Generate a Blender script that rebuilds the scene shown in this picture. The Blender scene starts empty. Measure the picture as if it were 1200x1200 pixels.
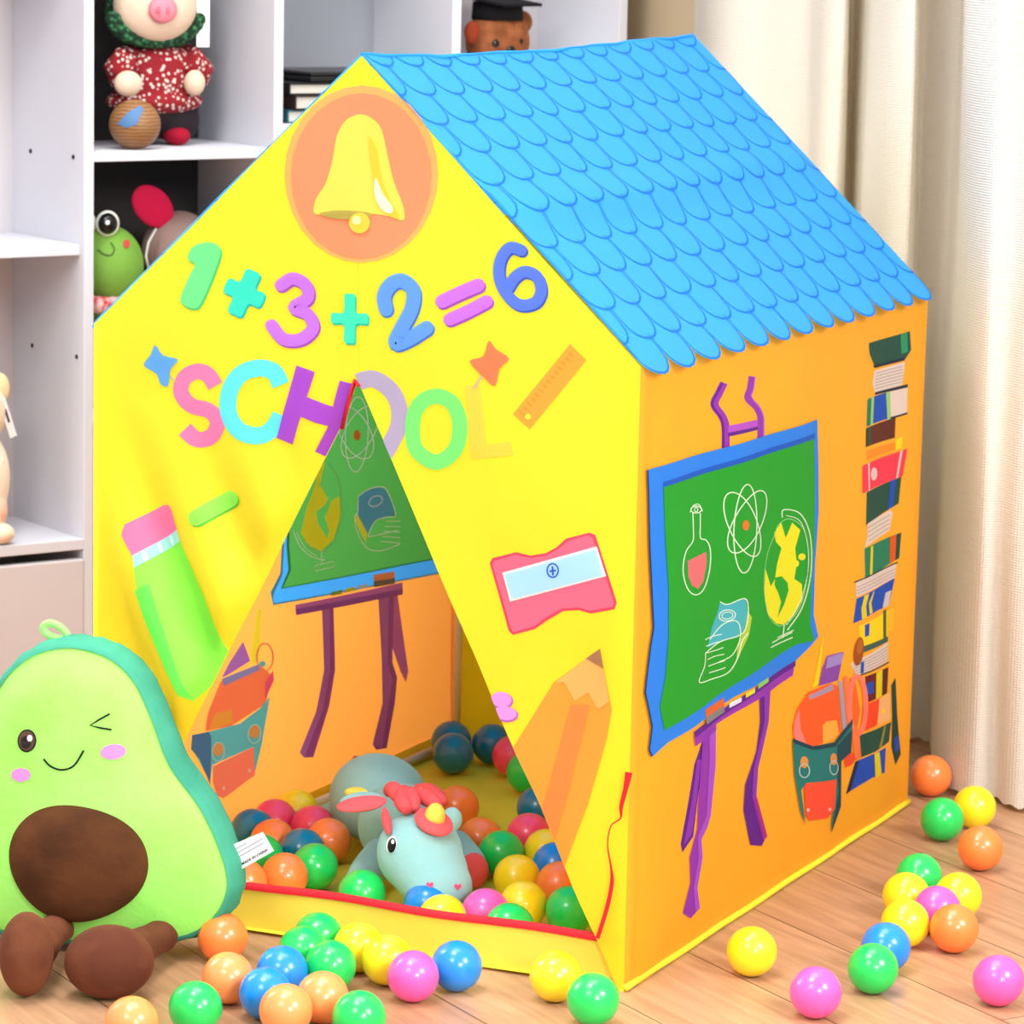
import bpy, bmesh, math, random
from mathutils import Vector, Matrix, Euler
from mathutils.bvhtree import BVHTree
from mathutils.geometry import tessellate_polygon
from mathutils import noise as mnoise
random.seed(7)
S = bpy.context.scene
COL = S.collection
PI = math.pi

# ------------------------------------------------------------------ camera
F, CH, PITCH, ROLL = 4192.2, 1.1782, .1654, .0213
cp, sp, cr, sr = math.cos(PITCH), math.sin(PITCH), math.cos(ROLL), math.sin(ROLL)
right0 = Vector((1, 0, 0)); fwd = Vector((0, cp, -sp)); up0 = Vector((0, sp, cp))
RGT = right0*cr + up0*sr
UPV = up0*cr - right0*sr
EYE = Vector((0, 0, CH))
cam = bpy.data.cameras.new('camera'); camo = bpy.data.objects.new('camera', cam); COL.objects.link(camo)
M = Matrix((RGT, UPV, -fwd)).transposed().to_4x4(); M.translation = EYE
camo.matrix_world = M
cam.sensor_width = 36; cam.lens = 36*F/1200; cam.clip_start = .1; cam.clip_end = 50
cam.dof.use_dof = True; cam.dof.focus_distance = 4.0; cam.dof.aperture_fstop = 13
S.camera = camo

# ------------------------------------------------------------------ world, lights, exposure
W = bpy.data.worlds.new('world'); S.world = W; W.use_nodes = True
bg = W.node_tree.nodes['Background']; bg.inputs[0].default_value = (.93, .96, 1, 1); bg.inputs[1].default_value = .68
def area(name, loc, target, size, power, color=(1, 1, 1), sy=None):
    l = bpy.data.lights.new(name, 'AREA'); l.energy = power; l.color = color
    l.shape = 'RECTANGLE'; l.size = size; l.size_y = sy or size
    o = bpy.data.objects.new(name, l); COL.objects.link(o); o.location = loc
    o.rotation_euler = (Vector(target)-Vector(loc)).to_track_quat('-Z', 'Y').to_euler()
    return o
area('key_softbox', (-1.3, 1.1, 2.7), (0, 4.3, .5), 1.1, 36, (1, .985, .96))
area('fill_softbox', (2.6, 1.6, 2.4), (.1, 4.4, .4), 1.1, 92, (1, .98, .95))
area('ceiling_softbox', (.0, 4.3, 3.4), (0, 4.5, 0), 1.6, 40, (1, 1, 1))
wl = area('added_left_light', (-1.25, 4.5, 1.0), (-.28, 4.57, .35), .6, 5, (1, 1, 1)); wl.data.spread = math.radians(80)  # unseen lamp, added so the tent's left wall glows from outside
dl = area('added_door_light', (1.0, 1.0, 1.25), (-.25, 4.5, .35), .6, 3.6, (1, .99, .97)); dl.data.spread = math.radians(50)  # added lamp, brightens the tent interior through the door
area('curtain_light', (-.6, 3.2, 2.9), (1.0, 4.8, .7), .8, 34, (1, .99, .97))
S.view_settings.view_transform = 'Standard'; S.view_settings.look = 'None'
S.view_settings.gamma = 1; S.view_settings.use_curve_mapping = False
S.view_settings.exposure = 0.42

# ------------------------------------------------------------------ helpers
def ray(px, py):
    return fwd + RGT*((px-600)/F) - UPV*((py-600)/F)
def ground(px, py, z=0.0):
    d = ray(px, py); return EYE + d*((z-CH)/d.z)
def at_y(px, py, P0, N):                       # ray against a plane
    d = ray(px, py); return EYE + d*((P0-EYE).dot(N)/d.dot(N))
def at_dist(px, py, t):
    return EYE + ray(px, py)*t
def lin(c):
    c = c/255
    return c/12.92 if c <= .04045 else ((c+.055)/1.055)**2.4
def rgb(r, g, b): return (lin(r), lin(g), lin(b), 1)
_mc = {}
def nodes(name):
    m = bpy.data.materials.new(name); m.use_nodes = True
    nt = m.node_tree
    return m, nt, nt.nodes['Principled BSDF'], nt.nodes['Material Output']
def add_bump(nt, p, scale, dist, detail=3, strength=1, stretch=None, coord='Object'):
    tc = nt.nodes.new('ShaderNodeTexCoord'); n = nt.nodes.new('ShaderNodeTexNoise'); b = nt.nodes.new('ShaderNodeBump')
    n.inputs['Scale'].default_value = scale; n.inputs['Detail'].default_value = detail
    b.inputs['Distance'].default_value = dist; b.inputs['Strength'].default_value = strength
    src = tc.outputs[coord]
    if stretch:
        mp = nt.nodes.new('ShaderNodeMapping'); mp.inputs['Scale'].default_value = stretch
        nt.links.new(src, mp.inputs[0]); src = mp.outputs[0]
    nt.links.new(src, n.inputs['Vector']); nt.links.new(n.outputs[0], b.inputs['Height'])
    nt.links.new(b.outputs[0], p.inputs['Normal'])
    return b
def fabric(c, tr=.3, rough=.55, bump=.0035):
    k = ('fab', c, tr)
    if k in _mc: return _mc[k]
    m, nt, p, out = nodes('tent_fabric')
    p.inputs['Base Color'].default_value = rgb(*c); p.inputs['Roughness'].default_value = rough
    p.inputs['Specular IOR Level'].default_value = .35
    b = add_bump(nt, p, 9, bump, 4, 1)
    t = nt.nodes.new('ShaderNodeBsdfTranslucent'); t.inputs[0].default_value = rgb(*c)
    mx = nt.nodes.new('ShaderNodeMixShader'); mx.inputs[0].default_value = tr
    nt.links.new(p.outputs[0], mx.inputs[1]); nt.links.new(t.outputs[0], mx.inputs[2]); nt.links.new(mx.outputs[0], out.inputs[0])
    _mc[k] = m; return m
def plush(c, c2=None, scale=60, bump=.0012, rough=.9, sheen=.5, mixscale=12):
    k = ('plush', c, c2, scale)
    if k in _mc: return _mc[k]
    m, nt, p, out = nodes('plush_fabric')
    p.inputs['Roughness'].default_value = rough; p.inputs['Specular IOR Level'].default_value = .2
    p.inputs['Sheen Weight'].default_value = sheen; p.inputs['Sheen Roughness'].default_value = .5
    p.inputs['Sheen Tint'].default_value = rgb(*c)
    add_bump(nt, p, scale, bump, 4, 1)
    c2 = c2 or c
    n = nt.nodes.new('ShaderNodeTexNoise'); n.inputs['Scale'].default_value = mixscale; n.inputs['Detail'].default_value = 4
    tc = nt.nodes.new('ShaderNodeTexCoord'); nt.links.new(tc.outputs['Object'], n.inputs['Vector'])
    r = nt.nodes.new('ShaderNodeValToRGB'); r.color_ramp.elements[0].position = .4; r.color_ramp.elements[1].position = .62
    r.color_ramp.elements[0].color = rgb(*c); r.color_ramp.elements[1].color = rgb(*c2)
    nt.links.new(n.outputs[0], r.inputs[0]); nt.links.new(r.outputs[0], p.inputs['Base Color'])
    _mc[k] = m; return m
def solid(c, rough=.5, spec=.4, name='paint', coat=0, sss=0, metal=0):
    k = ('solid', c, rough, spec, coat, sss)
    if k in _mc: return _mc[k]
    m, nt, p, out = nodes(name)
    p.inputs['Base Color'].default_value = rgb(*c); p.inputs['Roughness'].default_value = rough
    p.inputs['Specular IOR Level'].default_value = spec; p.inputs['Coat Weight'].default_value = coat
    p.inputs['Metallic'].default_value = metal
    if sss:
        p.inputs['Subsurface Weight'].default_value = sss; p.inputs['Subsurface Radius'].default_value = (1, 1, 1)
        p.inputs['Subsurface Scale'].default_value = .01
    _mc[k] = m; return m

ORG = {}
def tag(o, label=None, cat=None, group=None, kind=None):
    if label: o['label'] = label
    if cat: o['category'] = cat
    if group: o['group'] = group
    if kind: o['kind'] = kind
    return o
def thing(name, loc, label, cat, group=None):
    o = bpy.data.objects.new(name, None); COL.objects.link(o); o.location = loc; o.empty_display_size = .05
    ORG[o] = Vector(loc); return tag(o, label, cat, group)
def mk(name, verts, faces, mats, parent=None, idx=None, smooth=True, origin=None):
    org = ORG[parent] if parent else Vector(origin or (0, 0, 0))
    me = bpy.data.meshes.new(name)
    me.from_pydata([tuple(Vector(v)-org) for v in verts], [], faces)
    if not isinstance(mats, (list, tuple)): mats = [mats]
    for m in mats: me.materials.append(m)
    if idx: me.polygons.foreach_set('material_index', idx)
    me.polygons.foreach_set('use_smooth', [smooth]*len(me.polygons))
    me.update()
    o = bpy.data.objects.new(name, me); COL.objects.link(o)
    if parent: o.parent = parent
    else: o.location = org
    ORG[o] = org
    return o
def bm2(bm):
    bm.verts.ensure_lookup_table(); bm.verts.index_update()
    v = [x.co.copy() for x in bm.verts]; f = [[y.index for y in x.verts] for x in bm.faces]
    bm.free(); return v, f
def box_geo(c, s, R=None, bevel=.0):
    bm = bmesh.new(); bmesh.ops.create_cube(bm, size=1)
    for v in bm.verts: v.co = Vector((v.co.x*s[0], v.co.y*s[1], v.co.z*s[2]))
    if bevel: bmesh.ops.bevel(bm, geom=bm.edges[:], offset=bevel, segments=2, affect='EDGES', profile=.5)
    for v in bm.verts: v.co = (R @ v.co if R else v.co) + Vector(c)
    return bm2(bm)
def join(*geos):
    V, Fs = [], []
    for v, f in geos:
        o = len(V); V += v; Fs += [[i+o for i in x] for x in f]
    return V, Fs
def tube_geo(pts, r, seg=12, caps=True, radii=None):
    pts = [Vector(p) for p in pts]; V = []; Fs = []
    n = len(pts); prev = None
    for i, p in enumerate(pts):
        t = (pts[min(i+1, n-1)]-pts[max(i-1, 0)]).normalized()
        if prev is None:
            a = t.orthogonal().normalized()
        else:
            a = (prev - t*prev.dot(t)).normalized()
        prev = a; b = t.cross(a); rr = radii[i] if radii else r
        for k in range(seg):
            an = 2*PI*k/seg; V.append(p + (a*math.cos(an)+b*math.sin(an))*rr)
    for i in range(n-1):
        for k in range(seg):
            k2 = (k+1) % seg
            Fs.append([i*seg+k, i*seg+k2, (i+1)*seg+k2, (i+1)*seg+k])
    if caps:
        Fs.append(list(range(seg))[::-1]); Fs.append([(n-1)*seg+k for k in range(seg)])
    return V, Fs
def ell_geo(c, r, R=None, sub=3):
    bm = bmesh.new(); bmesh.ops.create_icosphere(bm, subdivisions=sub, radius=1)
    if not hasattr(r, '__len__'): r = (r, r, r)
    for v in bm.verts:
        q = Vector((v.co.x*r[0], v.co.y*r[1], v.co.z*r[2])); v.co = (R @ q if R else q) + Vector(c)
    return bm2(bm)
def axisR(d, upv=(0, 0, 1)):                   # rotation with local x along d
    x = Vector(d).normalized(); y = Vector(upv).cross(x)
    y = y.normalized() if y.length > 1e-6 else x.orthogonal().normalized()
    z = x.cross(y); return Matrix((x, y, z)).transposed()
def blob(name, geos, mat, parent, voxel=.004, smooth=8, **kw):   # melt shapes into one soft body
    v, f = join(*geos)
    me = bpy.data.meshes.new('t'); me.from_pydata([tuple(x) for x in v], [], f)
    o = bpy.data.objects.new('t', me); COL.objects.link(o)
    r = o.modifiers.new('r', 'REMESH'); r.mode = 'VOXEL'; r.voxel_size = voxel
    s = o.modifiers.new('s', 'SMOOTH'); s.factor = .5; s.iterations = smooth
    bpy.context.view_layer.update()
    ev = o.evaluated_get(bpy.context.evaluated_depsgraph_get())
    m2 = ev.to_mesh(); V = [x.co.copy() for x in m2.vertices]; Fs = [list(p.vertices) for p in m2.polygons]
    ev.to_mesh_clear(); bpy.data.objects.remove(o); bpy.data.meshes.remove(me)
    return mk(name, V, Fs, mat, parent, **kw), BVHTree.FromPolygons(V, Fs)
def bvh_geo(g): return BVHTree.FromPolygons(*g)

# ---- flat outlines in photograph coordinates, later mapped onto the real surface they are printed on
def smooth_path(p, closed=False, n=6):
    if len(p) < 3: return [Vector(q) for q in p]
    p = [Vector(q) for q in p]; out = []; L = len(p)
    rng = range(L if closed else L-1)
    for i in rng:
        if closed: a, b, c, d = p[i-1], p[i], p[(i+1) % L], p[(i+2) % L]
        else: a, b, c, d = p[max(i-1, 0)], p[i], p[i+1], p[min(i+2, L-1)]
        for k in range(n):
            t = k/n; t2 = t*t; t3 = t2*t
            out.append(.5*((2*b)+(c-a)*t+(2*a-5*b+4*c-d)*t2+(3*b-a-3*c+d)*t3))
    if not closed: out.append(p[-1])
    return out
def poly(p, sm=False, n=5):
    q = smooth_path(p, True, n) if sm else [Vector(x) for x in p]
    q3 = [Vector((a.x, a.y, 0)) for a in q]
    tri = tessellate_polygon([q3])
    return q, [list(t) for t in tri]
def stroke(p, w, closed=False, sm=True, n=6, cap=True):
    q = smooth_path(p, closed, n) if sm else [Vector(x) for x in p]
    L = len(q); V = []; Fs = []
    for i in range(L):
        a = q[i-1] if (closed or i > 0) else q[0]; b = q[(i+1) % L] if (closed or i < L-1) else q[-1]
        t = (b-a); t = t.normalized() if t.length > 1e-9 else Vector((1, 0)); nn = Vector((-t.y, t.x))
        V += [q[i]+nn*w/2, q[i]-nn*w/2]
    m = L if closed else L-1
    for i in range(m):
        j = (i+1) % L; Fs.append([2*i, 2*i+1, 2*j+1, 2*j])
    if cap and not closed:
        for e, s in ((0, -1), (L-1, 1)):
            a = q[max(e-1, 0)] if s > 0 else q[min(1, L-1)]
            t = (q[e]-a).normalized(); nn = Vector((-t.y, t.x)); st = len(V)
            ring = [q[e]+(nn*math.cos(k*PI/6)+t*math.sin(k*PI/6))*w/2 for k in range(7)]
            V += ring; Fs.append([st+k for k in range(7)])
    return V, Fs
def ellp(cx, cy, rx, ry, rot=0, n=28):
    c, s = math.cos(rot), math.sin(rot)
    return [(cx+rx*math.cos(2*PI*k/n)*c-ry*math.sin(2*PI*k/n)*s, cy+rx*math.cos(2*PI*k/n)*s+ry*math.sin(2*PI*k/n)*c) for k in range(n)]
def disc(cx, cy, rx, ry, rot=0, n=28): return poly(ellp(cx, cy, rx, ry, rot, n))
def ring(cx, cy, rx, ry, w, rot=0, n=36): return stroke(ellp(cx, cy, rx, ry, rot, n), w, True, False)
def plus(cx, cy, a, b, w, rot=0):
    c, s = math.cos(rot), math.sin(rot); h = w/2; o = []
    pts = [(h, h), (b, h*.9), (b+2, 0), (b, -h*.9), (h, -h), (h*.9, -a), (0, -a-2), (-h*.9, -a), (-h, -h), (-b, -h*.9), (-b-2, 0), (-b, h*.9), (-h, h), (-h*.9, a), (0, a+2), (h*.9, a)]
    return poly([(cx+x*c-y*s, cy+x*s+y*c) for x, y in pts], True, 3)

class Sheet:
    """a fabric panel: outline and prints in panel coordinates, cut on one grid, draped by warp()"""
    def __init__(s, O, U, V, N, warp, g=.02):
        s.O, s.U, s.V, s.N, s.warp, s.g = Vector(O), Vector(U), Vector(V), Vector(N), warp, g; s.sag = None
        s.verts, s.faces, s.idx, s.mats = [], [], [], []
    def uv(s, px, py):
        P = at_y(px, py, s.O, s.N)-s.O; return Vector((P.dot(s.U), P.dot(s.V)))
    def add(s, geo, mat, lev=0, px=True, clip=(), step=.0006):
        V, Fs = geo
        bm = bmesh.new(); vs = []
        for q in V:
            c = s.uv(q[0], q[1]) if px else Vector(q)
            vs.append(bm.verts.new((c[0], c[1], 0)))
        for f in Fs:
            try: bm.faces.new([vs[i] for i in f])
            except ValueError: pass
        for (p, n) in clip:
            bmesh.ops.bisect_plane(bm, geom=bm.verts[:]+bm.edges[:]+bm.faces[:], plane_co=(p[0], p[1], 0), plane_no=(n[0], n[1], 0), clear_outer=True)
        if bm.verts:
            for ax in (0, 1):
                lo = min(v.co[ax] for v in bm.verts); hi = max(v.co[ax] for v in bm.verts)
                k = math.ceil(lo/s.g)
                while k*s.g < hi:
                    co = [0, 0, 0]; no = [0, 0, 0]; co[ax] = k*s.g; no[ax] = 1
                    bmesh.ops.bisect_plane(bm, geom=bm.verts[:]+bm.edges[:]+bm.faces[:], plane_co=co, plane_no=no); k += 1
        bm.normal_update()
        for f in bm.faces:
            if f.normal.z < 0: f.normal_flip()
        if mat not in s.mats: s.mats.append(mat)
        mi = s.mats.index(mat); bm.verts.index_update(); o = len(s.verts)
        for v in bm.verts:
            u, w = v.co.x, v.co.y; d = s.warp(u, w)
            s.verts.append(s.O+s.U*u+s.V*w+s.N*(d+lev*step)+Vector((0, 0, s.sag(u, w) if s.sag else 0)))
        for f in bm.faces: s.faces.append([o+v.index for v in f.verts]); s.idx.append(mi)
        bm.free()
    def build(s, name, parent): return mk(name, s.verts, s.faces, s.mats, parent, s.idx)

def decal(name, bvh, geo, mat, parent, off=.0008, grid=3.0, **kw):     # embroidery on a curved toy
    V, Fs = geo
    bm = bmesh.new(); vs = [bm.verts.new((q[0], q[1], 0)) for q in V]
    for f in Fs:
        try: bm.faces.new([vs[i] for i in f])
        except ValueError: pass
    for ax in (0, 1):
        lo = min(v.co[ax] for v in bm.verts); hi = max(v.co[ax] for v in bm.verts); k = math.ceil(lo/grid)
        while k*grid < hi:
            co = [0, 0, 0]; no = [0, 0, 0]; co[ax] = k*grid; no[ax] = 1
            bmesh.ops.bisect_plane(bm, geom=bm.verts[:]+bm.edges[:]+bm.faces[:], plane_co=co, plane_no=no); k += 1
    out = []; bm.verts.index_update(); last = None
    for v in bm.verts:
        d = ray(v.co.x, v.co.y).normalized(); h = bvh.ray_cast(EYE, d)
        if h[0] is not None: last = h[3]; out.append(h[0]+(h[1] if h[1].dot(d) < 0 else -h[1])*off)
        else: out.append(EYE+d*((last or 4)-off))
    fs = [[v.index for v in f.verts][::-1] for f in bm.faces]; bm.free()
    return mk(name, out, fs, mat, parent, **kw)

# ================================================================== SETTING
PHI = .61                                                   # direction of the shelving wall
E1 = Vector((math.cos(PHI), math.sin(PHI), 0)); E2 = Vector((-math.sin(PHI), math.cos(PHI), 0))
# floor
m, nt, p, out = nodes('oak_floor')
tc = nt.nodes.new('ShaderNodeTexCoord'); mp = nt.nodes.new('ShaderNodeMapping')
mp.inputs['Rotation'].default_value = (0, 0, math.radians(60.2)); nt.links.new(tc.outputs['Object'], mp.inputs[0])
mp.inputs['Location'].default_value = (.03, .052, 0)
br = nt.nodes.new('ShaderNodeTexBrick'); nt.links.new(mp.outputs[0], br.inputs['Vector'])
br.inputs['Scale'].default_value = 1; br.inputs['Brick Width'].default_value = 1.25; br.inputs['Row Height'].default_value = .171
br.inputs['Mortar Size'].default_value = .0011; br.inputs['Mortar Smooth'].default_value = .3; br.offset = .37
br.inputs['Color1'].default_value = rgb(198, 156, 120); br.inputs['Color2'].default_value = rgb(182, 138, 103); br.inputs['Mortar'].default_value = rgb(110, 78, 56)
gm = nt.nodes.new('ShaderNodeMapping'); gm.inputs['Scale'].default_value = (2.2, 26, 1); nt.links.new(mp.outputs[0], gm.inputs[0])
gn = nt.nodes.new('ShaderNodeTexNoise'); gn.inputs['Scale'].default_value = 2.4; gn.inputs['Detail'].default_value = 8; gn.inputs['Distortion'].default_value = .9
nt.links.new(gm.outputs[0], gn.inputs['Vector'])
gr = nt.nodes.new('ShaderNodeValToRGB'); gr.color_ramp.elements[0].position = .33; gr.color_ramp.elements[1].position = .68
gr.color_ramp.elements[0].color = (.66, .6, .56, 1); gr.color_ramp.elements[1].color = (1.06, 1.05, 1.04, 1)
nt.links.new(gn.outputs[0], gr.inputs[0])
mx = nt.nodes.new('ShaderNodeMix'); mx.data_type = 'RGBA'; mx.blend_type = 'MULTIPLY'; mx.inputs[0].default_value = .75
nt.links.new(br.outputs['Color'], mx.inputs[6]); nt.links.new(gr.outputs[0], mx.inputs[7]); nt.links.new(mx.outputs[2], p.inputs['Base Color'])
p.inputs['Roughness'].default_value = .38; p.inputs['Specular IOR Level'].default_value = .4
bp = nt.nodes.new('ShaderNodeBump'); bp.inputs['Distance'].default_value = .0006; bp.invert = True
nt.links.new(br.outputs['Fac'], bp.inputs['Height']); nt.links.new(bp.outputs[0], p.inputs['Normal'])
FL = m
WB = Vector((-.619, 5.217, 0))                              # foot of the shelving, front plane
KC = WB + E1*1.02                                           # room corner side
def flat(name, pts, mat, lab=None):
    o = mk(name, pts, [list(range(len(pts)))], mat, smooth=False); tag(o, kind='structure'); return o
mwall = solid((196, 176, 146), .8, .2, 'wall_paint'); mwall2 = solid((214, 208, 200), .8, .2, 'wall_paint')
QN = Vector((.515, -.857, 0)).normalized(); QW = Vector((-QN.y, QN.x, 0))*-1    # along the side wall toward camera, and into the room
BK = E2*.27
a_ = WB-E1*1.6+BK; b_ = WB+E1*1.06+BK
c_ = b_+QN*3.4; d_ = a_-E2*2.8
fl = mk('floor', [(-2.6, -.6, -.0), (2.9, -.6, 0), (2.9, 7.2, 0), (-2.6, 7.2, 0), (-2.6, -.6, -.05), (2.9, -.6, -.05), (2.9, 7.2, -.05), (-2.6, 7.2, -.05)],
        [[0, 1, 2, 3], [7, 6, 5, 4], [0, 4, 5, 1], [1, 5, 6, 2], [2, 6, 7, 3], [3, 7, 4, 0]], FL, smooth=False); tag(fl, kind='structure')
def wallslab(name, p0, p1, nrm, mat, h=2.6, t=.08):
    p0, p1, nrm = Vector(p0), Vector(p1), Vector(nrm)
    V = [p0, p1, p1+nrm*t, p0+nrm*t]; V = V+[v+Vector((0, 0, h)) for v in V]
    o = mk(name, V, [[3, 2, 1, 0], [4, 5, 6, 7], [0, 1, 5, 4], [1, 2, 6, 5], [2, 3, 7, 6], [3, 0, 4, 7]], mat, smooth=False); return tag(o, kind='structure')
wallslab('wall_back', a_, b_, E2, mwall2)
wallslab('wall_right', b_, b_+QN*2.3, -QW, mwall)

# ================================================================== CURTAIN
def curtain():
    m, nt, p, out = nodes('cream_curtain')
    p.inputs['Base Color'].default_value = rgb(246, 240, 228); p.inputs['Roughness'].default_value = .85; p.inputs['Sheen Weight'].default_value = .2
    w1 = nt.nodes.new('ShaderNodeTexWave'); w1.inputs['Scale'].default_value = 90; w1.bands_direction = 'Z'; w1.inputs['Distortion'].default_value = .6
    w2 = nt.nodes.new('ShaderNodeTexWave'); w2.inputs['Scale'].default_value = 90; w2.bands_direction = 'X'
    tc = nt.nodes.new('ShaderNodeTexCoord'); nt.links.new(tc.outputs['Object'], w1.inputs[0]); nt.links.new(tc.outputs['Object'], w2.inputs[0])
    ad = nt.nodes.new('ShaderNodeMath'); nt.links.new(w1.outputs['Fac'], ad.inputs[0]); nt.links.new(w2.outputs['Fac'], ad.inputs[1])
    b = nt.nodes.new('ShaderNodeBump'); b.inputs['Distance'].default_value = .0006; nt.links.new(ad.outputs[0], b.inputs['Height']); nt.links.new(b.outputs[0], p.inputs['Normal'])
    t = nt.nodes.new('ShaderNodeBsdfTranslucent'); t.inputs[0].default_value = rgb(232, 212, 160)
    ms = nt.nodes.new('ShaderNodeMixShader'); ms.inputs[0].default_value = .25
    nt.links.new(p.outputs[0], ms.inputs[1]); nt.links.new(t.outputs[0], ms.inputs[2]); nt.links.new(ms.outputs[0], out.inputs[0])
    base = b_ + QW*.02
    def plan(px, t):
        d = ray(px, 500); d = Vector((d.x, d.y, 0)); o = base+QW*t
        # o + QN*s = d*k
        det = QN.x*(-d.y)+d.x*QN.y
        s = (-o.x*(-d.y)-d.x*o.y)/det
        return o+QN*s
    L = [(797, .01), (808, .05), (818, .13), (836, .16), (868, .15), (900, .12), (930, .095), (942, .105), (950, .145), (962, .155), (973, .14), (979, .07), (987, .05), (1000, .10), (1025, .16), (1048, .165), (1058, .14), (1064, .07), (1078, .055), (1096, .045), (1106, .06), (1113, .15), (1130, .185), (1155, .195), (1180, .17), (1200, .175), (1225, .16), (1250, .1), (1262, .04), (1275, .06), (1300, .14), (1340, .15), (1370, .05)]
    pts = smooth_path([plan(x, t).to_2d() for x, t in L], False, 6)
    V = []; Fs = []; nz = 30; H = 2.35; n = len(pts)
    for j in range(nz+1):
        z = .006+(H-.006)*j/nz
        for i, q in enumerate(pts):
            k = .004*math.sin(z*5+i*.21)
            zz = z
            if j == 0: zz = .006+.004*(math.sin(i*.55)**2)
            V.append((q.x-k, q.y-k*.6, zz))
    for j in range(nz):
        for i in range(n-1): Fs.append([j*n+i, j*n+i+1, (j+1)*n+i+1, (j+1)*n+i])
    o = mk('curtain', V, Fs, m, origin=(pts[n//2].x, pts[n//2].y, 0))
    tag(o, 'floor-length cream curtain hanging in deep folds at the right', 'curtain')
curtain()

# ================================================================== SHELVING
BW, BT, BD = .32, .016, .235
mwh = solid((212, 212, 219), .65, .15, 'white_laminate'); mgrey = solid((150, 152, 160), .6, .3, 'grey_back'); mdark = solid((58, 54, 54), .7, .2, 'dark_back'); mlb = solid((205, 200, 202), .5, .3, 'pale_back')
mdoor = solid((205, 200, 202), .45, .4, 'drawer_laminate')
RB = Matrix((E1, E2, Vector((0, 0, 1)))).transposed()
BC = thing('bookcase', WB+E1*.32, 'tall white open bookcase against the back wall, holding plush toys', 'bookcase')
def bpt(e, d, z): return WB+E1*e+E2*d+Vector((0, 0, z))
def bbox(name, e0, e1, d0, d1, z0, z1, mat, bev=.0012, par=BC):
    return mk(name, *box_geo(bpt((e0+e1)/2, (d0+d1)/2, (z0+z1)/2), (e1-e0, d1-d0, z1-z0), RB, bev), mat, par, smooth=False)
HT = 1.75
for i in range(-2, 4):
    bbox('side_panel' if i in (-2, 3) else 'divider', BW*i-BT, BW*i, 0, BD, 0, HT, mwh)
for i, mt in ((-2, mlb), (-1, mlb), (0, mdark), (1, mgrey), (2, mlb)):
    bbox('back_panel', BW*i, BW*(i+1)-BT, BD-.008, BD, .02, HT-.02, mt, 0)
def shelf(i, z, t=.015, d0=.004): bbox('shelf', BW*i, BW*(i+1)-BT, d0, BD-.008, z-t, z, mwh)
for z in (.255, .69, 1.13, HT): shelf(-1, z, .016, .012 if z > .3 else 0); shelf(-2, z, .016, .012)
for z in (.06, .44, .825, 1.2, HT): shelf(0, z)
for z in (.06, .44, .86, 1.24, HT): shelf(1, z); 
for z in (.06, .44, .955, 1.3, HT): shelf(2, z)
def flush_drawer(i):
    o = bbox('drawer', BW*i+.001, BW*(i+1)-BT-.001, -.003, .015, .02, .225, mdoor, .002)
    mk('knob', *ell_geo(bpt(BW*i+.12, -.012, .17), (.009, .009, .009)), solid((180, 180, 185), .3, .5, 'steel', metal=.8), o)
flush_drawer(-1); flush_drawer(-2)
bbox('kick_board', -2*BW, 3*BW-BT, .01, .02, 0, .02, mwh)
hole = solid((25, 25, 28), .6, .2, 'dark_hole')
pin_plane = bpt(-BT-.0004, 0, 0)
hv = []
for (x, y) in ((36, 177), (86, 184), (38, 405), (90, 418)):
    P = at_y(x, y, pin_plane, E1); g = tube_geo([P, P-E1*.0012], .0034, 10); hv.append(g)
for g in hv: mk('shelf_pin_hole', *g, hole, BC)

# ================================================================== TENT
TY = -.4327
DX = Vector((math.cos(TY), math.sin(TY), 0)); DY = Vector((-math.sin(TY), math.cos(TY), 0)); Z = Vector((0, 0, 1))
TA = Vector((.1354, 3.8354, 0)); TW, TD, TH, TR = .6882, .9743, .70, 1.0212
FLc = TA-DX*TW
TENT = thing('play_tent', FLc+DX*TW/2+DY*TD/2, 'yellow and orange house-shaped play tent with blue scalloped roof and school prints', 'play tent')
YEL = fabric((252, 232, 48), .46); ORA = fabric((255, 176, 42), .46)
ORI = ORA
sF = None
ap = None
def warpF(u, v):
    d = .0025*math.sin(u*19+v*7)*math.sin(v*11+1)
    # opening edges in panel coordinates
    av, hu = AP.y, TW/2
    edL = .01+(hu-.01)*v/av; edR = TW-.01-(hu-.01)*v/av
    if v < av and u < hu:
        k = min(1, max(0, (.62-v)/.2)); dist = edL-u
        d += k*.013*math.sin((u*1.0+v*.42)*2*PI/.105)*min(1, u/.05)*min(1, max(0, dist)/.03)
        if dist < .03: d -= .018*(1-dist/.03)**2*min(1, (av-v)/.06)
    if v < av and u > hu:
        dist = u-edR; e = TW-u
        k = min(1, max(0, (.5-v)/.3)); d += k*.003*math.sin((u-v*.3)*2*PI/.14)*min(1, e/.03)
    m_ = min(u, TW-u)
    return d*min(1, m_/.04)
AP = Vector((TW/2, .6))
sF = Sheet(FLc, DX, Z, -DY, warpF, .008)
AP = sF.uv(420, 447); AP.x = TW/2
print('apex', AP)
sF.add(poly([(0, 0), (0, TH), (TW/2, TR), (TW, TH), (TW, 0), (TW-.006, 0), (AP.x, AP.y), (.006, 0)]), YEL, 0, px=False)
def cR(): # keep the part right of the opening's right edge
    a = AP; b = Vector((TW-.006, 0)); t = (b-a).normalized(); n = Vector((t.y, -t.x))
    if n.x > 0: n = -n
    return ((a.x, a.y), (n.x, n.y))
def cL():
    a = AP; b = Vector((.006, 0)); t = (b-a).normalized(); n = Vector((t.y, -t.x))
    if n.x < 0: n = -n
    return ((a.x, a.y), (n.x, n.y))
def fp(c, tr=.42): return fabric(c, tr)
A = sF.add
# seam
A(stroke([(421, 75), (420, 440)], 1.4, sm=False), fp((238, 220, 40)), .6)
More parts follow.
